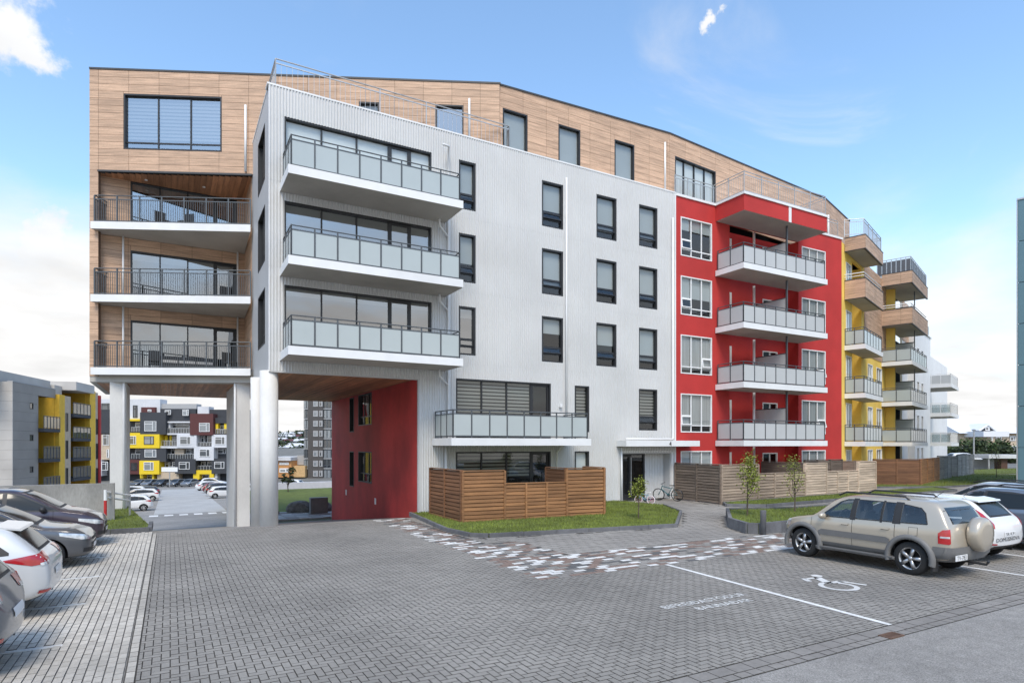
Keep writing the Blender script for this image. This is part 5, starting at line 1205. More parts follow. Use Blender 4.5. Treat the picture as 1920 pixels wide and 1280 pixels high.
# blue-grey crossover
bpaint = cpaint('blue_grey', (.22, .245, .28), .55, .3)
def xo_extra(c, t, bvh, side, band):
    side([(-.98, .24), (.85, .24)], [(-.98, .36), (.85, .36)], M_plas, 'sill_cladding', .006, (20, 2))
    for sg in (-1, 1): MB().tube([(-1.5, sg * .60, 1.51), (-1.35, sg * .60, 1.575), (.1, sg * .60, 1.60), (.35, sg * .60, 1.53)], .018, 8).build('roof_rail', M_plas, t, smooth=True)
XO = hatch(bpaint, 4.6, 1.88, 1.58, wr=.36, ww=.23, axles=(-1.45, 1.3), handle_m=M_chrome, extra=[bumper_extra(), xo_extra], rim=(7, .07, .08, M_alloy))
car(XO, 'blue grey crossover with black roof rails parked behind the white hatchback', 'car', 19.85, 8.2, pi / 2)
XO2 = dict(XO); XO2['repaint'] = cpaint('light_grey', (.50, .51, .52), .4, .3); XO2['extra'] = [xo_extra]
car(XO2, 'pale grey crossover at the right edge, only its roof showing', 'car', 22.6, 9.4, pi / 2)
# left row
silver = cpaint('silver_grey', (.20, .217, .238), .5, .32)
def lampclear(c, t, bvh, side, band):
    corner_patch(c, bvh, 'rear', .75, [(.0, .83), (.22, .84)], [(.0, .87), (.22, .90)], M_clearl, 'reversing_lamp', t, .011, (5, 3))
    corner_patch(c, bvh, 'rear', .3, [(.0, .40), (.2, .40)], [(.0, .45), (.2, .45)], M_redl, 'reflector', t, .01, (4, 2))
SIL = hatch(silver, 4.2, 1.78, 1.50, extra=[bumper_extra((.2, .36), grille=False), lampclear])
car(SIL, 'silver grey hatchback backed out nearest at the lower left corner', 'car', -3.75, 9.75, pi)
pw = cpaint('pearl_white', (.66, .66, .65), .1, .3)
WHI = hatch(pw, 4.04, 1.74, 1.47, extra=[bumper_extra((.2, .32), grille=False), lampclear])
car(WHI, 'pearl white hatchback with its red tail lamps towards the drive', 'car', -3.66, 12.65, pi)
grph = cpaint('graphite', (.115, .12, .13), .5, .3)
GRA = hatch(grph, 4.3, 1.80, 1.46, extra=[bumper_extra(grille=True)], rim=(5, .06, .05, M_alloyd))
car(GRA, 'graphite hatchback parked nose out between the white hatchback and the aubergine car', 'car', -3.65, 17.25, 0)
aub = cpaint('aubergine', (.062, .045, .06), .4, .3)
AUB = hatch(aub, 4.2, 1.79, 1.60, extra=[bumper_extra(grille=True)], mirror_m=M_plas, rim=(5, .06, .05, M_alloyd))
car(AUB, 'dark aubergine tall hatchback parked nose out next to the concrete wall', 'car', -3.6, 20.3, 0)
# far rows beyond the passage: light versions
def far_extra(c, t, bvh, side, band): plate(bvh, REAR, -.26, .26, .62, .72, t)
def far_shape(L, H, k):
    return hatch(wpaint, L, 1.78, H, sub=1, detail=False, extra=[far_extra])
FS_ = [far_shape(4.2, 1.48, 0), far_shape(4.7, 1.47, 1), far_shape(4.4, 1.66, 2)]
FC = dict(white=wpaint, black=cpaint('black', (.012, .012, .014)), silver=silver, graphite=grph, red=cpaint('dark_red', (.16, .02, .025), .2))
def far_car(i, colr, x, y, hd, label, group='cars parked beyond the passage'):
    c = FS_[i]; c['repaint'] = FC[colr]; car(c, label, 'car', x, y, hd, ramp(x, y) - .02, group, pitch=0)
# ---------------------------------------------------------------- neighbouring buildings
M_g1 = mat('grey_cladding', (.285, .262, .235), .6, var=.05, scale=.6, dirt=.08)
M_g2 = mat('pale_and_sunlit_cladding', (.50, .475, .44), .6, var=.05, scale=.6, dirt=.08)
M_oran = mat('ochre_render', (.82, .50, .05), .8, var=.06, dirt=.1)
M_beig = mat('beige_tile', (.52, .42, .31), .8, var=.1, scale=2, fine=.12)
M_dk = mat('charcoal_render', (.045, .048, .055), .75, var=.08, dirt=.1)
M_mar = mat('maroon_render', (.10, .032, .030), .75, var=.08)
M_wr = mat('white_render', (.62, .63, .65), .8, var=.05, dirt=.08)
M_gr = mat('grey_render', (.40, .40, .40), .8, var=.05)
M_yr = mat('bright_yellow_render', (.78, .56, .02), .7, var=.04)
M_tow = mat('dark_brickwork', (.085, .078, .074), .85, var=.15, scale=3, fine=.2)
G_far = glass_mat('far_glass', (.05, .055, .06), .6, 2.3)
G_pal = glass_mat('far_glass_pale', (.30, .33, .35), .75, 2.2)
def fwin(F, u0, u1, z0, z1, par, frame=M_upvc, glass=None, cross=True, v=0.0, f=.12, name='window'):
    """small far window: frame with bars, pane as its sub-part"""
    m = MB(); m.box(u0, u1, v - .06, v + .04, z0, z0 + f).box(u0, u1, v - .06, v + .04, z1 - f, z1).box(u0, u0 + f, v - .06, v + .04, z0 + f, z1 - f).box(u1 - f, u1, v - .06, v + .04, z0 + f, z1 - f)
    if cross:
        um = u0 + (u1 - u0) * .68; zm = z0 + (z1 - z0) * .72; m.box(um - f / 2, um + f / 2, v - .055, v + .03, z0 + f, z1 - f); m.box(u0 + f, um - f / 2, v - .055, v + .03, zm - f / 2, zm + f / 2)
    o = m.build(name, frame, par, F.M)
    MB().add([(u0 + f, v - .01, z0 + f), (u1 - f, v - .01, z0 + f), (u1 - f, v - .01, z1 - f), (u0 + f, v - .01, z1 - f)], [(0, 1, 2, 3)]).build('pane', glass or G_far, o, F.M, fix=False)
    return o
# grey and ochre block at the left
t = thing('apartment_building', 'grey clad apartment block with ochre balcony recesses beyond the concrete wall', 'building', (-12.8, 72.4, -4.5))
FL = Frame(-12.8, 72.39, d=(.2509, .9680)); FL2 = Frame(-12.8 - 25 * .9680, 72.39 + 25 * .2509, d=(.9680, -.2509))
def lrect(F, rects, v0, v1, m, nm): 
    b = MB()
    for a, c, d, e in rects: b.box(a, c, v0, v1, d, e)
    return b.build(nm, m, t, F.M)
for j in range(15):      # clad in wide horizontal panels
    z0 = -5 + j * .907; z1 = z0 + .895
    for r in subtract((.06, 4.83, z0, z1), [(3.15, 3.85, z - .02, z + .62) for z in (6.25, 3.12, 0)]): MB().box(r[0], r[1], 0, .1, r[2], r[3]).build('cladding_panel', M_g1, t, FL.M)
    MB().box(10, 25.0, 0, .1, z0, z1).build('cladding_panel', M_g2, t, FL2.M)  # sun-side face: its brighter light is put into the panel colour
lrect(FL, [(4.83, 8.53, 7.68, 8.6)], 0, .1, M_g1, 'wall'); MB().box(0, 8.5, -.03, .4, 8.6, 8.68).build('coping', M_gr, t, FL.M)
for z in (6.25, 3.12, 0): fwin(FL, 3.15, 3.85, z, z + .6, t, M_anth, G_far, False, .05, .06)
lrect(FL, [(4.83, 8.53, -5, 7.68)], 2.4, 2.6, M_oran, 'recess_wall'); lrect(FL, [(8.53, 9.85, -5, 8.1)], -.35, .1, M_oran, 'ochre_wall'); MB().box(8.45, 8.55, .1, 2.4, -5, 7.7).build('recess_side', M_oran, t, FL.M)
MB().box(4.7, 4.83, .1, 2.4, -5, 7.7).build('recess_side', M_g1, t, FL.M)
lrect(FL, [(9.85, 11.4, -5, 8.05)], -.3, .1, M_beig, 'tile_wall')
for z in (4.2, 1.2, -1.8): fwin(FL, 10.15, 10.6, z, z + 2.0, t, M_anth, G_far, False, -.32, .05)
lrect(FL, [(11.4, 16.4, -5, 8.8)], 3, 3.2, M_oran, 'recess_wall'); lrect(FL, [(16.4, 18.05, -5, 9.2)], -.35, .1, M_oran, 'ochre_wall'); MB().box(16.35, 16.45, .1, 3, -5, 9).build('recess_side', M_oran, t, FL.M)
lrect(FL, [(18.05, 18.95, -5, 9.1)], -.3, .1, M_beig, 'tile_wall'); lrect(FL, [(18.95, 19.5, -5.5, 8.8)], -.45, .1, M_red, 'red_fin')
for z in (4.0, 1.0, -2): fwin(FL, 18.3, 18.75, z, z + 1.9, t, M_anth, G_far, False, -.32, .05)
for u0, u1, zs in ((4.86, 8.4, (4.4, 1.3, -1.8)), (11.6, 16.3, (6.2, 3.5, 1.25, -1.0))):
    for z in zs:
        b = MB().box(u0, u1, -.5, 2.35, z - .35, z).build('balcony', M_dk, t, FL.M)
        m = MB()
        for k in range(6): m.box(u0 + k * (u1 - u0 - .06) / 5, u0 + k * (u1 - u0 - .06) / 5 + .06, -.5, -.44, z, z + 1.25)
        m.box(u0, u1, -.5, -.44, z + 1.2, z + 1.27).build('railing', M_rail, b, FL.M)
        MB().add([(u0 + .1, -.47, z + .05), (u1 - .1, -.47, z + .05), (u1 - .1, -.47, z + 1.15), (u0 + .1, -.47, z + 1.15)], [(0, 1, 2, 3)]).build('glass_panel', G_far, b, FL.M, fix=False)
        fwin(FL, u0 + .5, u1 - 1.0, z + .1, z + 2.2, t, M_upvc, G_far, True, 2.35, .08)
MB().box(-3, 9.8, 1.0, 12, 8.5, 9.6).build('penthouse', M_g2, t, FL.M); MB().box(11.5, 16.5, -.8, 12, 8.8, 9.75).build('penthouse', M_g2, t, FL.M); MB().box(9.8, 11.5, .6, 12, 8, 9.2).build('penthouse', M_g2, t, FL.M)
MB().box(0, 19, 3.4, 12, -5, 8.6).build('inner_wall', M_g1, t, FL.M)
# concrete wall by the parking strip
wl_ = MB(); wl_.box(-26, -1.75, 26.2, 26.45, -1.2, 1.33); o = wl_.build('concrete_wall', M_conc); tag(o, 'bare concrete retaining wall behind the left row of cars', 'wall')
# red and white post with sloping rail at the top of the ramp
t = thing('ramp_railing', 'red and white post with a sloping double rail beside the left pier', 'railing', (-1.98, 26.0, -.2))
MB().tube([(-2.0, 25.9, -.3), (-2.0, 25.9, .75)], .05, 10).build('post', cpaint('post_red', (.5, .02, .02)), t); MB().tube([(-2.0, 25.9, .75), (-2.0, 25.9, 1.12)], .05, 10).build('post_top', M_upvc, t)
for dz in (0, -.2): MB().tube([(-2.0, 25.9, 1.05 + dz), (-1.35, 27.6, .78 + dz)], .035, 8).build('rail', M_upvc, t)
MB().tube([(-1.35, 27.6, -.5), (-1.35, 27.6, .8)], .035, 8).build('post', M_galv, t)

# ---------------------------------------------------------------- colourful block across the far car park
D = 138; FF = Frame(.4868 * D, .8735 * D, d=(.8735, -.4868))
PX = lambda x: (160 + x / 4.74 - 960) / 1150 * D
PZ = lambda y: 2.7 + (834 - 730 - y / 4.74) / 1150 * D
t = thing('apartment_building', 'colourful block of charcoal, white, maroon and yellow boxes across the far car park', 'building', (*FF.P(PX(800))[:2], -5.2))
def blk(m, x0, x1, y0, y1, v=0.0, dp=3.0, nm='facade_block'): return MB().box(PX(x0), PX(x1), -v, dp, PZ(y1), PZ(y0)).build(nm, m, t, FF.M)
def bw_(x0, x1, y0, y1, v=0.0, fr=M_upvc, g=None): return fwin(FF, PX(x0), PX(x1), PZ(y1), PZ(y0), t, fr, g or G_far, True, -v - .05, .10)
def brail(x0, x1, y0, y1, v=.3):
    m = MB(); n = max(2, int((x1 - x0) / 22))
    for k in range(n + 1): u = PX(x0) + (PX(x1) - PX(x0) - .08) * k / n; m.box(u, u + .08, -v, -v + .08, PZ(y1), PZ(y0))
    m.box(PX(x0), PX(x1), -v, -v + .08, PZ(y0 + 4), PZ(y0)); o = m.build('railing', M_galv, t, FF.M)
    MB().add([(PX(x0), -v + .04, PZ(y1)), (PX(x1), -v + .04, PZ(y1)), (PX(x1), -v + .04, PZ(y0 + 6)), (PX(x0), -v + .04, PZ(y0 + 6))], [(0, 1, 2, 3)]).build('glass_panel', G_far, o, FF.M, fix=False)
blk(M_dk, -120, 1420, 175, 900, -1.0, 14, 'main_wall')
blk(M_wr, 100, 660, 85, 262, -.2); blk(M_gr, 655, 972, 125, 172, -.8); blk(M_wr, 985, 1085, 150, 216, -.6); blk(M_yr, 500, 640, 98, 122, -.3); blk(M_dk, 660, 975, 170, 290, -.3)
blk(M_mar, 505, 630, 158, 206, .4); blk(M_dk, 510, 737, 205, 400, 1.0); blk(M_mar, 950, 1155, 216, 405, 1.0); blk(M_dk, 1160, 1400, 252, 300, .3); blk(M_yr, 1160, 1182, 300, 390, .1); blk(M_yr, 1235, 1270, 300, 390, .1)
blk(M_yr, 300, 510, 385, 520, 1.0); blk(M_yr, 508, 683, 398, 520, 1.1); blk(M_yr, 380, 510, 262, 280, .6); blk(M_wr, 735, 1000, 388, 402, .5); blk(M_wr, 830, 1000, 402, 515, .8); blk(M_wr, 683, 990, 502, 522, .7)
blk(M_wr, 985, 1160, 505, 628, 1.0); blk(M_wr, 985, 1006, 405, 505, .9); blk(M_wr, 1138, 1400, 400, 516, .8); blk(M_yr, 690, 715, 405, 498, -.6); blk(M_yr, 735, 750, 405, 498, -.6); blk(M_beig, 790, 870, 525, 583, -.2)
blk(M_dk, 510, 737, 520, 640, .9); blk(M_mar, 300, 510, 622, 750, .6); blk(M_yr, 508, 683, 630, 750, 1.2); blk(M_beig, 650, 842, 735, 800, .5); blk(M_dk, 820, 1002, 615, 745, 1.1)
blk(M_yr, 975, 1155, 715, 750, .8); blk(M_yr, 975, 1030, 750, 795, .8); blk(M_yr, 1118, 1155, 750, 795, .8); blk(M_dk, 1138, 1400, 612, 745, .9); blk(M_yr, 500, 528, 750, 785, .6); blk(M_yr, 606, 622, 750, 822, .6); blk(M_wr, 733, 752, 290, 385, -.1, 1); blk(M_wr, 735, 975, 283, 296, .3, 1)
blk(M_wr, 20, 110, 85, 180, -.2); blk(M_dk, 20, 228, 180, 390, .6); blk(M_beig, -20, 228, 400, 622, .5); blk(M_wr, 20, 168, 625, 765, .9); blk(M_beig, 100, 140, 365, 402, .6); blk(M_wr, 1158, 1180, 745, 800, .4)
for a in ((550, 655, 283, 370, 1.0), (1033, 1125, 298, 375, 1.0), (548, 635, 415, 487, 1.1), (858, 953, 418, 487, .8), (1168, 1256, 420, 487, .8), (1035, 1126, 530, 595, 1.0), (550, 652, 532, 600, .9), (550, 635, 643, 715, 1.2), (857, 950, 643, 706, 1.1), (1165, 1252, 640, 700, .9), (420, 475, 650, 716, .6), (415, 476, 413, 487, 1.0), (872, 925, 178, 232, .3), (715, 768, 182, 224, .3), (565, 598, 178, 198, .4), (140, 226, 122, 182, -.2), (420, 460, 140, 250, -.2), (1160, 1232, 525, 570, -.9), (170, 226, 400, 495, .5), (105, 145, 520, 570, .5), (205, 226, 530, 605, .5), (170, 226, 640, 715, .9), (1032, 1116, 750, 792, -.5), (690, 735, 645, 700, -.9), (530, 600, 755, 815, -.9)): bw_(*a[:4], a[4], M_anth if a[0] in (140, 420, 548) else M_upvc, G_pal if a[0] in (550, 548, 1033, 872) else None)
for a in ((750, 975, 300, 350), (752, 815, 415, 495), (1008, 1045, 412, 470), (1064, 1130, 412, 470), (740, 790, 530, 575), (875, 930, 525, 570), (752, 818, 645, 700), (1010, 1050, 640, 680), (1066, 1130, 640, 680), (420, 505, 290, 330), (1182, 1232, 315, 360), (420, 505, 530, 575)): bw_(*a, -1.05)
for a in ((738, 976, 340, 386), (683, 828, 452, 500), (737, 985, 570, 614), (1005, 1135, 468, 500), (1005, 1135, 675, 714), (752, 820, 680, 722), (415, 510, 333, 374), (415, 510, 568, 614), (1160, 1270, 350, 392)): brail(*a)
# tower of dark brick with glazed corners
D2 = 150; FT = Frame(.4868 * D2, .8735 * D2, d=(.8735, -.4868)); TX = lambda x: (500 + x / 4.92 - 960) / 1150 * D2
TZ = lambda y: 2.7 + (834 - 740 - y / 4.92) / 1150 * D2
t = thing('tower_block', 'dark brick tower with glazed corner bays seen through the passage', 'building', (*FT.P(TX(450))[:2], -6))
zb, zt = TZ(800), TZ(-290)
MB().box(TX(380), TX(518), 0, 14, zb - 1, zt).build('brick_wall', M_tow, t, FT.M); MB().box(TX(338), TX(380), 1.2, 13, zb, zt).build('core_wall', M_dk, t, FT.M); MB().box(TX(518), TX(640), .8, 13, zb, zt).build('core_wall', M_dk, t, FT.M)
for k in range(12):
    y = 738 - k * 92; z0, z1 = TZ(y + 14), TZ(y - 40)
    fwin(FT, TX(430), TX(474), z0, z1, t, M_gr, G_pal, True, -.05, .15); fwin(FT, TX(486), TX(516), z0, z1, t, M_gr, G_far, True, -.05, .15)
    for x0, x1 in ((335, 358), (358, 382), (518, 550), (550, 585), (585, 625)):
        fwin(FT, TX(x0), TX(x1), TZ(y + 30), TZ(y - 50), t, M_rail, (G_pal, G_far)[(x0 // 7 + k) % 2], False, .6, .12, 'glazed_bay')
    MB().box(TX(335), TX(382), .4, 1.2, TZ(y + 38), TZ(y + 30)).box(TX(518), TX(625), .4, 1.2, TZ(y + 38), TZ(y + 30)).build('floor_band', M_gr, t, FT.M)
# works building in front of the hill
D3 = 148; FI = Frame(.4868 * D3, .8735 * D3, d=(.8735, -.4868)); IX = lambda x: (500 + x / 4.92 - 960) / 1150 * D3; IZ = lambda y: 2.7 + (834 - 740 - y / 4.92) / 1150 * D3
t = thing('works_building', 'low orange works building with white roofs below the hill', 'building', (*FI.P(IX(200))[:2], -6))
MB().box(IX(-60), IX(228), 0, 14, IZ(760), IZ(608)).build('wall', mat('orange_render', (.55, .27, .10), .8), t, FI.M); MB().box(IX(-62), IX(230), -.6, 15, IZ(606), IZ(575)).build('roof', M_wr, t, FI.M); MB().box(IX(226), IX(340), 1, 14, IZ(760), IZ(655)).build('wall', mat('ochre_pale', (.58, .38, .18), .8), t, FI.M); MB().box(IX(225), IX(430), 4, 18, IZ(650), IZ(560)).build('roof', M_gr, t, FI.M)
for x0, x1, y0, y1 in ((118, 205, 622, 645), (118, 205, 675, 715), (236, 250, 675, 688), (236, 250, 708, 722)): fwin(FI, IX(x0), IX(x1), IZ(y1), IZ(y0), t, M_upvc, G_pal, True, -.05, .25)
# hill with houses and trees
hm = MB(); N = 40
for i in range(N + 1):
    for j in range(9):
        u = -420 + i * 16; k = j / 8; prof = (1 - (1 - k) ** 2) if k < .7 else 1 - .2 * (k - .7)
        p = Vector((.4868, .8735, 0)) * (520 + k * 260) + Vector((.8735, -.4868, 0)) * u
        hm.v.append((p.x, p.y, -8 + prof * (21 + 3 * sin(i * .7) + 2 * sin(i * 1.9))))
hm.f = [(i * 9 + j, (i + 1) * 9 + j, (i + 1) * 9 + j + 1, i * 9 + j + 1) for i in range(N) for j in range(8)]; hm.mi = [0] * len(hm.f)
tag(hm.build('hill', M_hill, smooth=True), kind='structure')
M_leafd = mat('leaf_dark', (.035, .052, .018), .8, var=.4, scale=.8, island=.5)
M_leaf = mat('leaf_green', (.06, .095, .025), .7, var=.35, scale=1.2, island=.45)
M_leafy = mat('leaf_yellow_green', (.20, .23, .03), .6, var=.25, scale=3, island=.35)
M_bark = mat('bark', (.10, .075, .055), .9, var=.3, scale=14, stretch=(1, 1, .3), fine=.2)
def leafcloud(m, c, r, n, size, rnd, flat=1.0):
    for _ in range(n):
        a, b, q = rnd.gauss(0, .45), rnd.gauss(0, .45), rnd.gauss(0, .45)
        if a * a + b * b + q * q > 1.2: continue
        p = Vector((c[0] + a * r, c[1] + b * r, c[2] + q * r * flat)); d = Vector((rnd.uniform(-1, 1), rnd.uniform(-1, 1), rnd.uniform(-.6, 1))).normalized(); e = d.cross(Vector((rnd.uniform(-1, 1), rnd.uniform(-1, 1), rnd.uniform(-1, 1)))).normalized(); s = size * rnd.uniform(.6, 1.3)
        m.add([p - d * s, p + e * s * .45, p + d * s, p - e * s * .45], [(0, 1, 2, 3)])
def tree(name, label, x, y, z, h, w_, mt, seed, group=None, n=420, size=.4, cat='tree', trunk=.35, lobes=9):
    rnd = random.Random(seed); t = thing(name, label, cat, (x, y, z), 0, group); m = MB()
    tb = MB().tube([(x, y, z - .3), (x + rnd.uniform(-.1, .1), y, z + h * .3), (x + rnd.uniform(-.2, .2), y, z + h * .75)], [h * .022, h * .017, h * .006], 7)
    for k in range(lobes):
        a = rnd.uniform(0, 2 * pi); rr = rnd.uniform(.1, .36) * w_; zz = z + h * (trunk + (1 - trunk) * rnd.uniform(.12, .86)); c = (x + cos(a) * rr, y + sin(a) * rr, zz)
        leafcloud(m, c, w_ * rnd.uniform(.16, .28), n // lobes, size, rnd, .8); tb.tube([(x, y, z + h * rnd.uniform(.2, .4)), c], [h * .01, h * .003], 5)
    tb.build('trunk', M_bark, t); m.build('crown', mt, t, fix=False); return t
R = random.Random(21)
def hill_z(d, u):
    k = max(0, min(1, (d - 520) / 260)); return -8 + ((1 - (1 - k) ** 2) if k < .7 else 1) * 21
hill_tr = MB()
for i in range(1300):
    d = R.uniform(535, 760); u = R.uniform(-260, -170); p = Vector((.4868, .8735, 0)) * d + Vector((.8735, -.4868, 0)) * u; h = R.uniform(4, 8.5)
    z = hill_z(d, u); leafcloud(hill_tr, (p.x, p.y, z + h * .5), h * .42, 9, 1.8, R, 1.4)
tag(hill_tr.build('hillside_wood', M_leafd, fix=False), kind='stuff')
for i in range(14):
    d = 548 + (i % 4) * 44 + R.uniform(-8, 8); u = (524 + (i // 4) * 13 + (i % 4) * 3 + R.uniform(-3, 3) - 960) / 1150 * d; p = Vector((.4868, .8735, 0)) * d + Vector((.8735, -.4868, 0)) * u; z = hill_z(d, u); w_ = R.uniform(8, 13)
    t = thing('hill_house', 'small white house among dark trees on the far hillside', 'house', (p.x, p.y, z), -radians(29.13), 'white houses on the far hillside')
    M = t.matrix_basis
    MB().box(-w_ / 2, w_ / 2, 0, 8, -2, 5.2).build('wall', M_wr, t, M); MB().extr([(-.8, 5.2), (8.8, 5.2), (4, 7.2)], 0, -w_ / 2 - .5, w_ / 2 + .5).build('roof', M_wr if i % 5 else M_mar, t, M)
    if i % 4 < 2: MB().box(-w_ * .3, w_ * .3, -.1, 0, 2.6, 4.2).build('window', M_dk, t, M)
# lawn edge things behind the passage
boulder(7.7, 43.2, (.95, .7, .62), 'large rounded boulder before the lawn beyond the passage', 2); boulder(5.6, 42.6, (.68, .5, .40), 'small dark boulder left of the large one beyond the passage', 4); boulder(9.3, 43.1, (.6, .5, .52), 'boulder half hidden behind the metal cabinet beyond the passage', 6)
t = thing('metal_cabinet', 'square dark grey metal cabinet standing by the boulders beyond the passage', 'cabinet', (8.55, 41.5, -1.9))
zc_ = -1.9; MB().box(8.0, 9.1, 41.3, 41.8, zc_ + .12, zc_ + 1.15).build('casing', M_plasg, t); MB().box(8.06, 9.04, 41.27, 41.3, zc_ + .18, zc_ + 1.1).build('door', mat('cabinet_grey', (.16, .15, .135), .6), t); MB().box(7.9, 9.6, 41.2, 42, zc_ - .1, zc_ + .12).build('plinth', M_conc, t)
pv = [(a, a + .7, b, b + .45) for a in [3.4 + .72 * i for i in range(10)] for b in [39.4 + .5 * j for j in range(9)]]
m = MB()
for a, b, c, d in pv: zz = -1.86 + random.uniform(.0, .05); m.box(a, b, c, d, zz - .1, zz + .02)
tag(m.build('paving_slabs', mat('rough_slab', (.36, .34, .31), .9, var=.15, scale=2, fine=.2, island=.25)), kind='stuff')
o = MB().box(5, 30, 66, 66.5, -6, -1.15).build('low_wall', M_wr); tag(o, 'long white low wall behind the lawn beyond the passage', 'wall')
tree('bush', 'leafy bush at the left edge of the lawn beyond the passage', 5.3, 57, -1.75, 3.2, 2.4, M_leaf, 5, n=260, size=.22, cat='bush', trunk=.05); tree('young_tree', 'small round young tree on the lawn edge beyond the passage', 9.6, 60, -1.68, 2.4, 1.3, M_leafd, 8, n=220, size=.16, trunk=.3)
# cars beyond the passage
def W_(px, d): X = (px - 960) / 1150 * d; return (X * .8735 + d * .4868, -X * .4868 + d * .8735)
RW = -radians(119)
for i, (sh, colr, x, y, hd, lb) in enumerate([(0, 'white', -3.5, 66, pi, 'white hatchback nearest on the left beyond the passage'), (1, 'white', -3.4, 83, pi, 'white estate car second on the left beyond the passage'), (0, 'black', -3.2, 92, pi, 'black car behind the white estate on the left beyond the passage'), (2, 'white', -4.6, 88, pi, 'white tall car between the estate and the black car beyond the passage'),
    (1, 'graphite', *W_(262, 119), RW, 'graphite estate leftmost in the far row under the colourful block'), (0, 'silver', *W_(281, 118), RW, 'silver car second from the left in the far row'), (0, 'black', *W_(304, 117), RW, 'black car left of the sign pole in the far row'), (1, 'graphite', *W_(331, 116.5), RW, 'graphite estate right of the sign pole in the far row'), (0, 'silver', *W_(355, 116), RW, 'silver car at the right end of the close row under the colourful block'), (2, 'white', *W_(401, 114), -.35, 'white tall car parked sideways at the right of the far row'),
    (0, 'white', *W_(394, 98), .25, 'white car first in the right row beyond the passage'), (1, 'red', *W_(411, 90), .15, 'dark red estate in the right row beyond the passage'), (2, 'black', *W_(418, 82), .1, 'black car beside the red estate beyond the passage'), (0, 'white', *W_(424, 76), .1, 'white car nearest in the right row beyond the passage'),
    (0, 'white', *W_(545, 101), 2.5, 'small white car parked before the brick tower')]): far_car(sh, colr, x, y, hd, lb)
t = thing('sign_pole', 'white sign panel on a pole in front of the far row of cars', 'sign', (*W_(318, 108), ramp(0, 112)))
sx_, sy_ = W_(318, 108); zz = ramp(0, 112); MB().tube([(sx_, sy_, zz), (sx_, sy_, zz + 3.0)], .09, 8).build('pole', M_galv, t); MB().box(-1.4, 1.4, -.06, .06, zz + 2.6, zz + 3.4).build('panel', M_upvc, t, Matrix.Translation((sx_, sy_ - .2, 0)) @ Matrix.Rotation(-radians(29), 4, 'Z'))

# ---------------------------------------------------------------- right hand background
t = thing('glass_building', 'tall teal glazed building cut by the right edge of the photo', 'building', (46, 18, 0))
FG = Frame(45.86, 17.94, d=(.30, -.954)); M_teal = mat('teal_panel', (.095, .19, .225), .35, var=.06, scale=.5, spec=.7)
MB().box(.05, 14, .1, 12, 0, 17.7).build('core_wall', M_teal, t, FG.M)
for k in range(7):
    for j in range(5): MB().box(j * 2.4 + .02, j * 2.4 + 2.38, 0, .08, k * 2.55 + .02, k * 2.55 + 2.53).build('glass_panel', M_teal, t, FG.M)
MB().box(-.05, 14, -.05, 12, 17.85, 17.95).build('coping', M_galv, t, FG.M); MB().box(-.06, 0, -.02, .3, 0, 17.85).build('corner_trim', M_galv, t, FG.M)
def at(px, d): X = (px - 960) / 1150 * d; return (X * .8735 + d * .4868, -X * .4868 + d * .8735)
def zat(py, d): return 2.7 + (834 - py) / 1150 * d
def house(d, px0, px1, y_base, y_eave, y_top, label, wallm, roofm, wins, depth=12, gable=False):
    F = Frame(*at(960, d), d=(.8735, -.4868)); u0, u1 = (px0 - 960) / 1150 * d, (px1 - 960) / 1150 * d; zb, ze, zt = zat(y_base, d), zat(y_eave, d), zat(y_top, d)
    t = thing('house', label, 'house', (*F.P((u0 + u1) / 2)[:2], zb))
    MB().box(u0, u1, 0, depth, zb, ze).build('wall', wallm, t, F.M)
    if gable: MB().extr([(u0 - .6, ze), (u1 + .6, ze), ((u0 + u1) / 2, zt)], 1, -.5, depth + .5).build('roof', roofm, t, F.M)
    else: MB().extr([(-.9, ze), (depth + .9, ze), (depth / 2, zt)], 0, u0 - .7, u1 + .7).build('roof', roofm, t, F.M)
    for (a, b, c, e) in wins: fwin(F, (a - 960) / 1150 * d, (b - 960) / 1150 * d, zat(e, d), zat(c, d), t, M_upvc, G_far, True, -.08, .12)
    return t, F
M_wroof = mat('white_roof', (.74, .75, .76), .6, var=.03, scale=.3)
house(150, 1740, 1800, 835, 795, 782, 'cream house with teal lean-to behind the white balconies', M_wr, M_gr, [(1778, 1783, 789, 795), (1786, 1793, 788, 795)])
t, F = house(122, 1800, 1915, 835, 812, 776, 'long house with a big white roof and small gable behind the trees', M_beig, M_wroof, [(1857, 1861, 818, 826), (1866, 1877, 817, 826), (1893, 1903, 817, 826)], 16)
u = lambda px: (px - 960) / 1150 * 122
MB().extr([(u(1826), zat(807, 122)), (u(1856), zat(807, 122)), (u(1842), zat(796, 122))], 1, -1.2, 4).build('gable', M_dk, t, F.M); MB().extr([(u(1824), zat(806, 122)), (u(1826.5), zat(808, 122)), (u(1842), zat(797, 122)), (u(1855.5), zat(808, 122)), (u(1858), zat(806, 122)), (u(1842), zat(793.5, 122))], 1, -1.6, 4).build('gable_roof', M_wroof, t, F.M)
fwin(F, u(1838), u(1846), zat(807, 122), zat(799, 122), t, M_upvc, G_far, True, -1.3, .12); MB().box(u(1808), u(1854), -5, .1, zat(819, 122), zat(809, 122)).build('porch_roof', M_wroof, t, F.M)
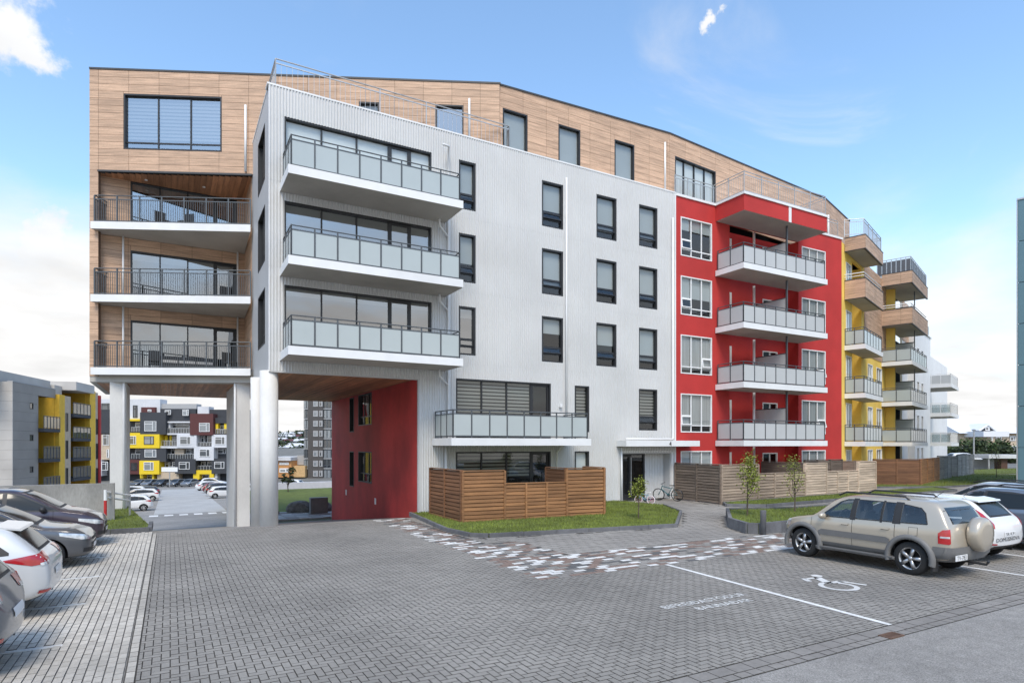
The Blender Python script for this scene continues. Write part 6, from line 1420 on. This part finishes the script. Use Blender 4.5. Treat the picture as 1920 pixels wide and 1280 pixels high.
# hedge trees
for i, (px, d, h, w_) in enumerate([(1772, 96, 3.4, 4.5), (1790, 94, 3.8, 5), (1808, 96, 4.5, 6), (1826, 93, 5.0, 6.2), (1842, 96, 4.6, 6), (1860, 94, 3.7, 5), (1876, 95, 4.2, 5), (1892, 93, 4.6, 5), (1904, 95, 4.0, 5), (1780, 101, 3.2, 5), (1852, 101, 4.2, 5)]):
    x, y = at(px, d); tree('hedge_tree', ['dense dark bush at the left end of the hedge before the houses', 'dark round bush left of the lamp post', 'broad bush just left of the lamp post', 'tall broad tree behind the lamp post', 'dark tree right of the lamp post', 'low olive bush in the middle of the hedge', 'dark bush behind the white canopy', 'tall dark bush by the teal building', 'bush touching the teal building', 'low bush behind the hedge end at the white balconies', 'bush behind the hedge middle'][i], x, y, -.3, h * .86, w_, (M_leaf, M_leafd)[i % 2], 40 + i, 'hedge before the white roofed houses', n=520, size=.34, trunk=.0, cat='bush', lobes=14)
x, y = at(1826, 80); t = thing('lamp_post', 'tall grey lamp post rising in front of the hedge', 'lamp post', (x, y, 0)); MB().tube([(x, y, 0), (x, y, 4.6)], [.11, .08], 8).build('pole', M_galv, t); MB().lathe([(0, 0), (.2, 0), (.22, .12), (0, .2)], (x, y, 4.6), 'z', 12).build('lamp_head', M_galv, t)
x, y = at(1808, 84); c = FS_[2]; c['repaint'] = FC['white']; car(c, 'white off-road car behind the far grey fence', 'car', x, y, -.55, 0)
x0, y0 = at(1826, 71); x1, y1 = at(1871, 71); Lw = hypot(x1 - x0, y1 - y0); F = Frame(x0, y0, d=((x1 - x0) / Lw, (y1 - y0) / Lw)); tag(MB().box(0, Lw, 0, .3, 0, 1.05).build('low_wall', M_wr, None, F.M), 'short white low wall at the end of the grey fence', 'wall')
d = 68; F = Frame(*at(1854, d), d=(.8735, -.4868)); t = thing('canopy_shelter', 'flat white canopy shelter with a brown core by the teal building', 'shelter', (*F.P(2)[:2], 0))
MB().box(0, 4.2, 0, 3, zat(859, d), zat(852, d)).build('roof', M_wr, t, F.M); MB().box(1.7, 2.4, .4, 1.4, -.1, zat(859, d)).build('core', mat('brown_board', (.10, .05, .035), .7), t, F.M); MB().box(.15, .25, .2, .3, 0, zat(859, d)).box(3.7, 3.8, .2, .3, 0, zat(859, d)).build('posts', M_galv, t, F.M)

# ---------------------------------------------------------------- young trees, bollard, bicycles
def sapling(label, x, y, z, h, seed, nb=9, leaf=.075, nl=240, low=.35, wd=.45, lean=0):
    rnd = random.Random(seed); t = thing('young_tree', label, 'tree', (x, y, z)); b = MB(); m = MB()
    tip = Vector((x + lean, y, z + h)); b.tube([(x, y, z - .1), (x + .02, y, z + h * .35), (x + .4 * lean, y + .01, z + h * .7), tip], [.026, .02, .013, .004], 7); tips = [(tip, 1)]
    for k in range(nb):
        q = low + (.92 - low) * k / nb; a = rnd.uniform(0, 2 * pi); l = wd * (1.1 - q) * rnd.uniform(.7, 1.2) + .1; p = Vector((x + lean * q * .8, y, z + h * q)); e = p + Vector((cos(a) * l * .6, sin(a) * l * .6, l * 1.15)); mid = p.lerp(e, .5) + Vector((cos(a) * .05, sin(a) * .05, -.02))
        b.tube([p, mid, e], [.010, .007, .003], 5); tips.append((e, .8)); tips.append((mid, .6))
    for p, s in tips:
        for _ in range(int(nl / len(tips))):
            c = p + Vector((rnd.gauss(0, .10), rnd.gauss(0, .10), rnd.gauss(0, .11))); d = Vector((rnd.uniform(-1, 1), rnd.uniform(-1, 1), rnd.uniform(-.9, .3))).normalized(); e = d.cross(Vector((rnd.uniform(-.4, .4), rnd.uniform(-.4, .4), 1))).normalized(); k = leaf * rnd.uniform(.6, 1.25); fold = d.cross(e) * k * .12
            m.add([c, c + d * k * .5 + e * k * .3 + fold, c + d * k, c + d * k * .5 - e * k * .3 + fold], [(0, 1, 2), (0, 2, 3)])
    b.build('trunk', M_bark, t); m.build('crown', M_leafy, t, fix=False)
sapling('thin young tree with a bright green leaf tuft on the small lawn by the entrance', 14.66, 17.0, .08, 1.35, 3, 7, .11, 330, .5, .28)
sapling('young tree with yellow green leaves left of the concrete bollard in the raised bed', 17.35, 14.5, .28, 2.05, 5, 15, .10, 900, .22, .55, .08)
sapling('young tree with sparse leaves in the raised bed nearest the champagne off-roader', 19.8, 14.45, .28, 1.95, 9, 17, .075, 620, .2, .6)
sapling('thin staked young tree on the lawn by the canopy shelter', *at(1868, 50), .05, 2.4, 12, 9, .09, 260, .3, .6)
o = MB().lathe([(0, 0), (.085, 0), (.085, .72), (.078, .74), (0, .74)], (15.6, 12.45, 0), 'z', 20).build('bollard', M_kerb, smooth=40); tag(o, 'short grey concrete bollard at the corner of the raised bed', 'bollard')
def bicycle(label, x, y, rz, r, framem, tyrem, rimm, lean=.1, sc=1.0):
    t = put('bicycle', None); tag(t, label, 'bicycle'); wb = r * 3.05
    for sx in (-wb / 2, wb / 2):
        w_ = MB().lathe([(r - .02, -.018), (r, 0), (r - .02, .018), (r - .035, 0), (r - .02, -.018)], (sx, 0, r), 'y', 26).build('wheel', tyrem, t, smooth=True)
        m = MB().lathe([(r - .045, -.01), (r - .033, 0), (r - .045, .01)], (sx, 0, r), 'y', 24)
        for k in range(9): a = 2 * pi * k / 9; m.tube([(sx, 0, r), (sx + cos(a) * (r - .04), 0, r + sin(a) * (r - .04))], .0025, 4)
        m.lathe([(0, -.03), (.02, -.03), (.02, .03), (0, .03)], (sx, 0, r), 'y', 8).build('rim', rimm, w_)
    bb = (-.02 * sc, 0, r * .95); st = (-r * .75, 0, r * 2.25); hd = (wb / 2 - r * .62, 0, r * 2.35); hd2 = (wb / 2 - r * .5, 0, r * 1.9); ra = (-wb / 2, 0, r); fa = (wb / 2, 0, r)
    MB().tube([bb, st], .018, 8).tube([bb, hd2], .022, 8).tube([(-r * .68, 0, r * 2.0), hd], .02, 8).tube([hd, hd2], .022, 8).tube([bb, ra], .011, 6).tube([ra, st], .011, 6).build('frame', framem, t)
    MB().tube([hd2, (fa[0], .04, fa[2])], .012, 6).tube([hd2, (fa[0], -.04, fa[2])], .012, 6).build('fork', framem, t)
    MB().tube([hd, (hd[0] - .02, 0, hd[2] + .12 * sc)], .014, 6).tube([(hd[0] - .06, .28 * sc, hd[2] + .15 * sc), (hd[0] + .02, .1, hd[2] + .12 * sc), (hd[0] + .02, -.1, hd[2] + .12 * sc), (hd[0] - .06, -.28 * sc, hd[2] + .15 * sc)], .013, 6).build('handlebar', M_plas, t)
    sm_ = MB().extr([(-.14, 0), (-.12, .035), (.0, .03), (.12, .02), (.13, .0)], 1, -.055, .055); sm_.v = [(a + st[0], b * (1 if a < 0 else .5), c + st[2] + .07) for a, b, c in sm_.v]; sm_.build('saddle', M_plas if tyrem is M_tyre else M_upvc, t); MB().tube([st, (st[0], 0, st[2] + .08)], .013, 6).build('seat_post', M_galv, t)
    MB().tube([(bb[0] - .1, .06, bb[2] - .1), (bb[0] + .1, -.06, bb[2] + .1)], .012, 6).lathe([(0, 0), (.08, 0), (.08, .01), (0, .01)], (bb[0], -.03, bb[2]), 'y', 14).build('crank', M_plas, t)
    t.matrix_basis = Matrix.Translation((x, y, .012)) @ Matrix.Rotation(rz, 4, 'Z') @ Matrix.Rotation(lean, 4, 'X'); return t
bicycle('teal bicycle with black tyres leaning by the entrance next to the grey fence', 21.0, 22.2, radians(118), .30, cpaint('teal', (.02, .11, .12)), M_tyre, M_alloyd, -.12)
bicycle('small child bicycle with white tyres standing before the entrance door', 18.9, 21.5, radians(115), .20, cpaint('pale_blue', (.20, .33, .40)), M_upvc, cpaint('pink', (.55, .12, .25)), .1, .8)
# furniture glimpsed on the left balconies
def chair(x, y, z, rz, label):
    t = thing('balcony_chair', label, 'chair', (x, y, z), rz); M = t.matrix_basis
    MB().box(-.22, .22, -.22, .22, .41, .45).build('seat', M_anth, t, M); MB().box(-.22, .22, .2, .24, .46, .88).build('backrest', M_anth, t, M)
    lg = MB().box(-.02, .02, -.02, .02, 0, .41).mesh('leg', M_anth)
    for a, b in ((-.2, -.2), (.2, -.2), (-.2, .2), (.2, .2)): put('leg', lg, t, M @ Matrix.Translation((a, b, 0)))
for i, (x, y, z, a, lb) in enumerate([(-.3, 30.4, 11.9, .4, 'dark chair on the top left balcony beside its glass front'), (.6, 30.1, 11.9, -.6, 'second dark chair to the right on the top left balcony'), (2.2, 30.0, 8.9, .2, 'dark chair at the right end of the middle left balcony'), (-.6, 30.5, 5.9, 0, 'dark chair at the left of the lowest left balcony'), (2.3, 29.6, 5.9, .5, 'dark chair at the right end of the lowest left balcony')]): chair(x, y, z, a, lb)
t = thing('lounge_sofa', 'low dark outdoor sofa with pale cushions on the lowest left balcony', 'sofa', (.7, 30.4, 5.88))
MB().box(-.4, 1.7, 30.3, 31.0, 5.9, 6.25).build('base', M_anth, t); MB().box(-.4, 1.7, 30.85, 31.0, 6.25, 6.6).build('backrest', M_anth, t)
for k in range(3): MB().box(-.35 + k * .68, .29 + k * .68, 30.32, 30.83, 6.255, 6.37).build('cushion', M_gr, t)
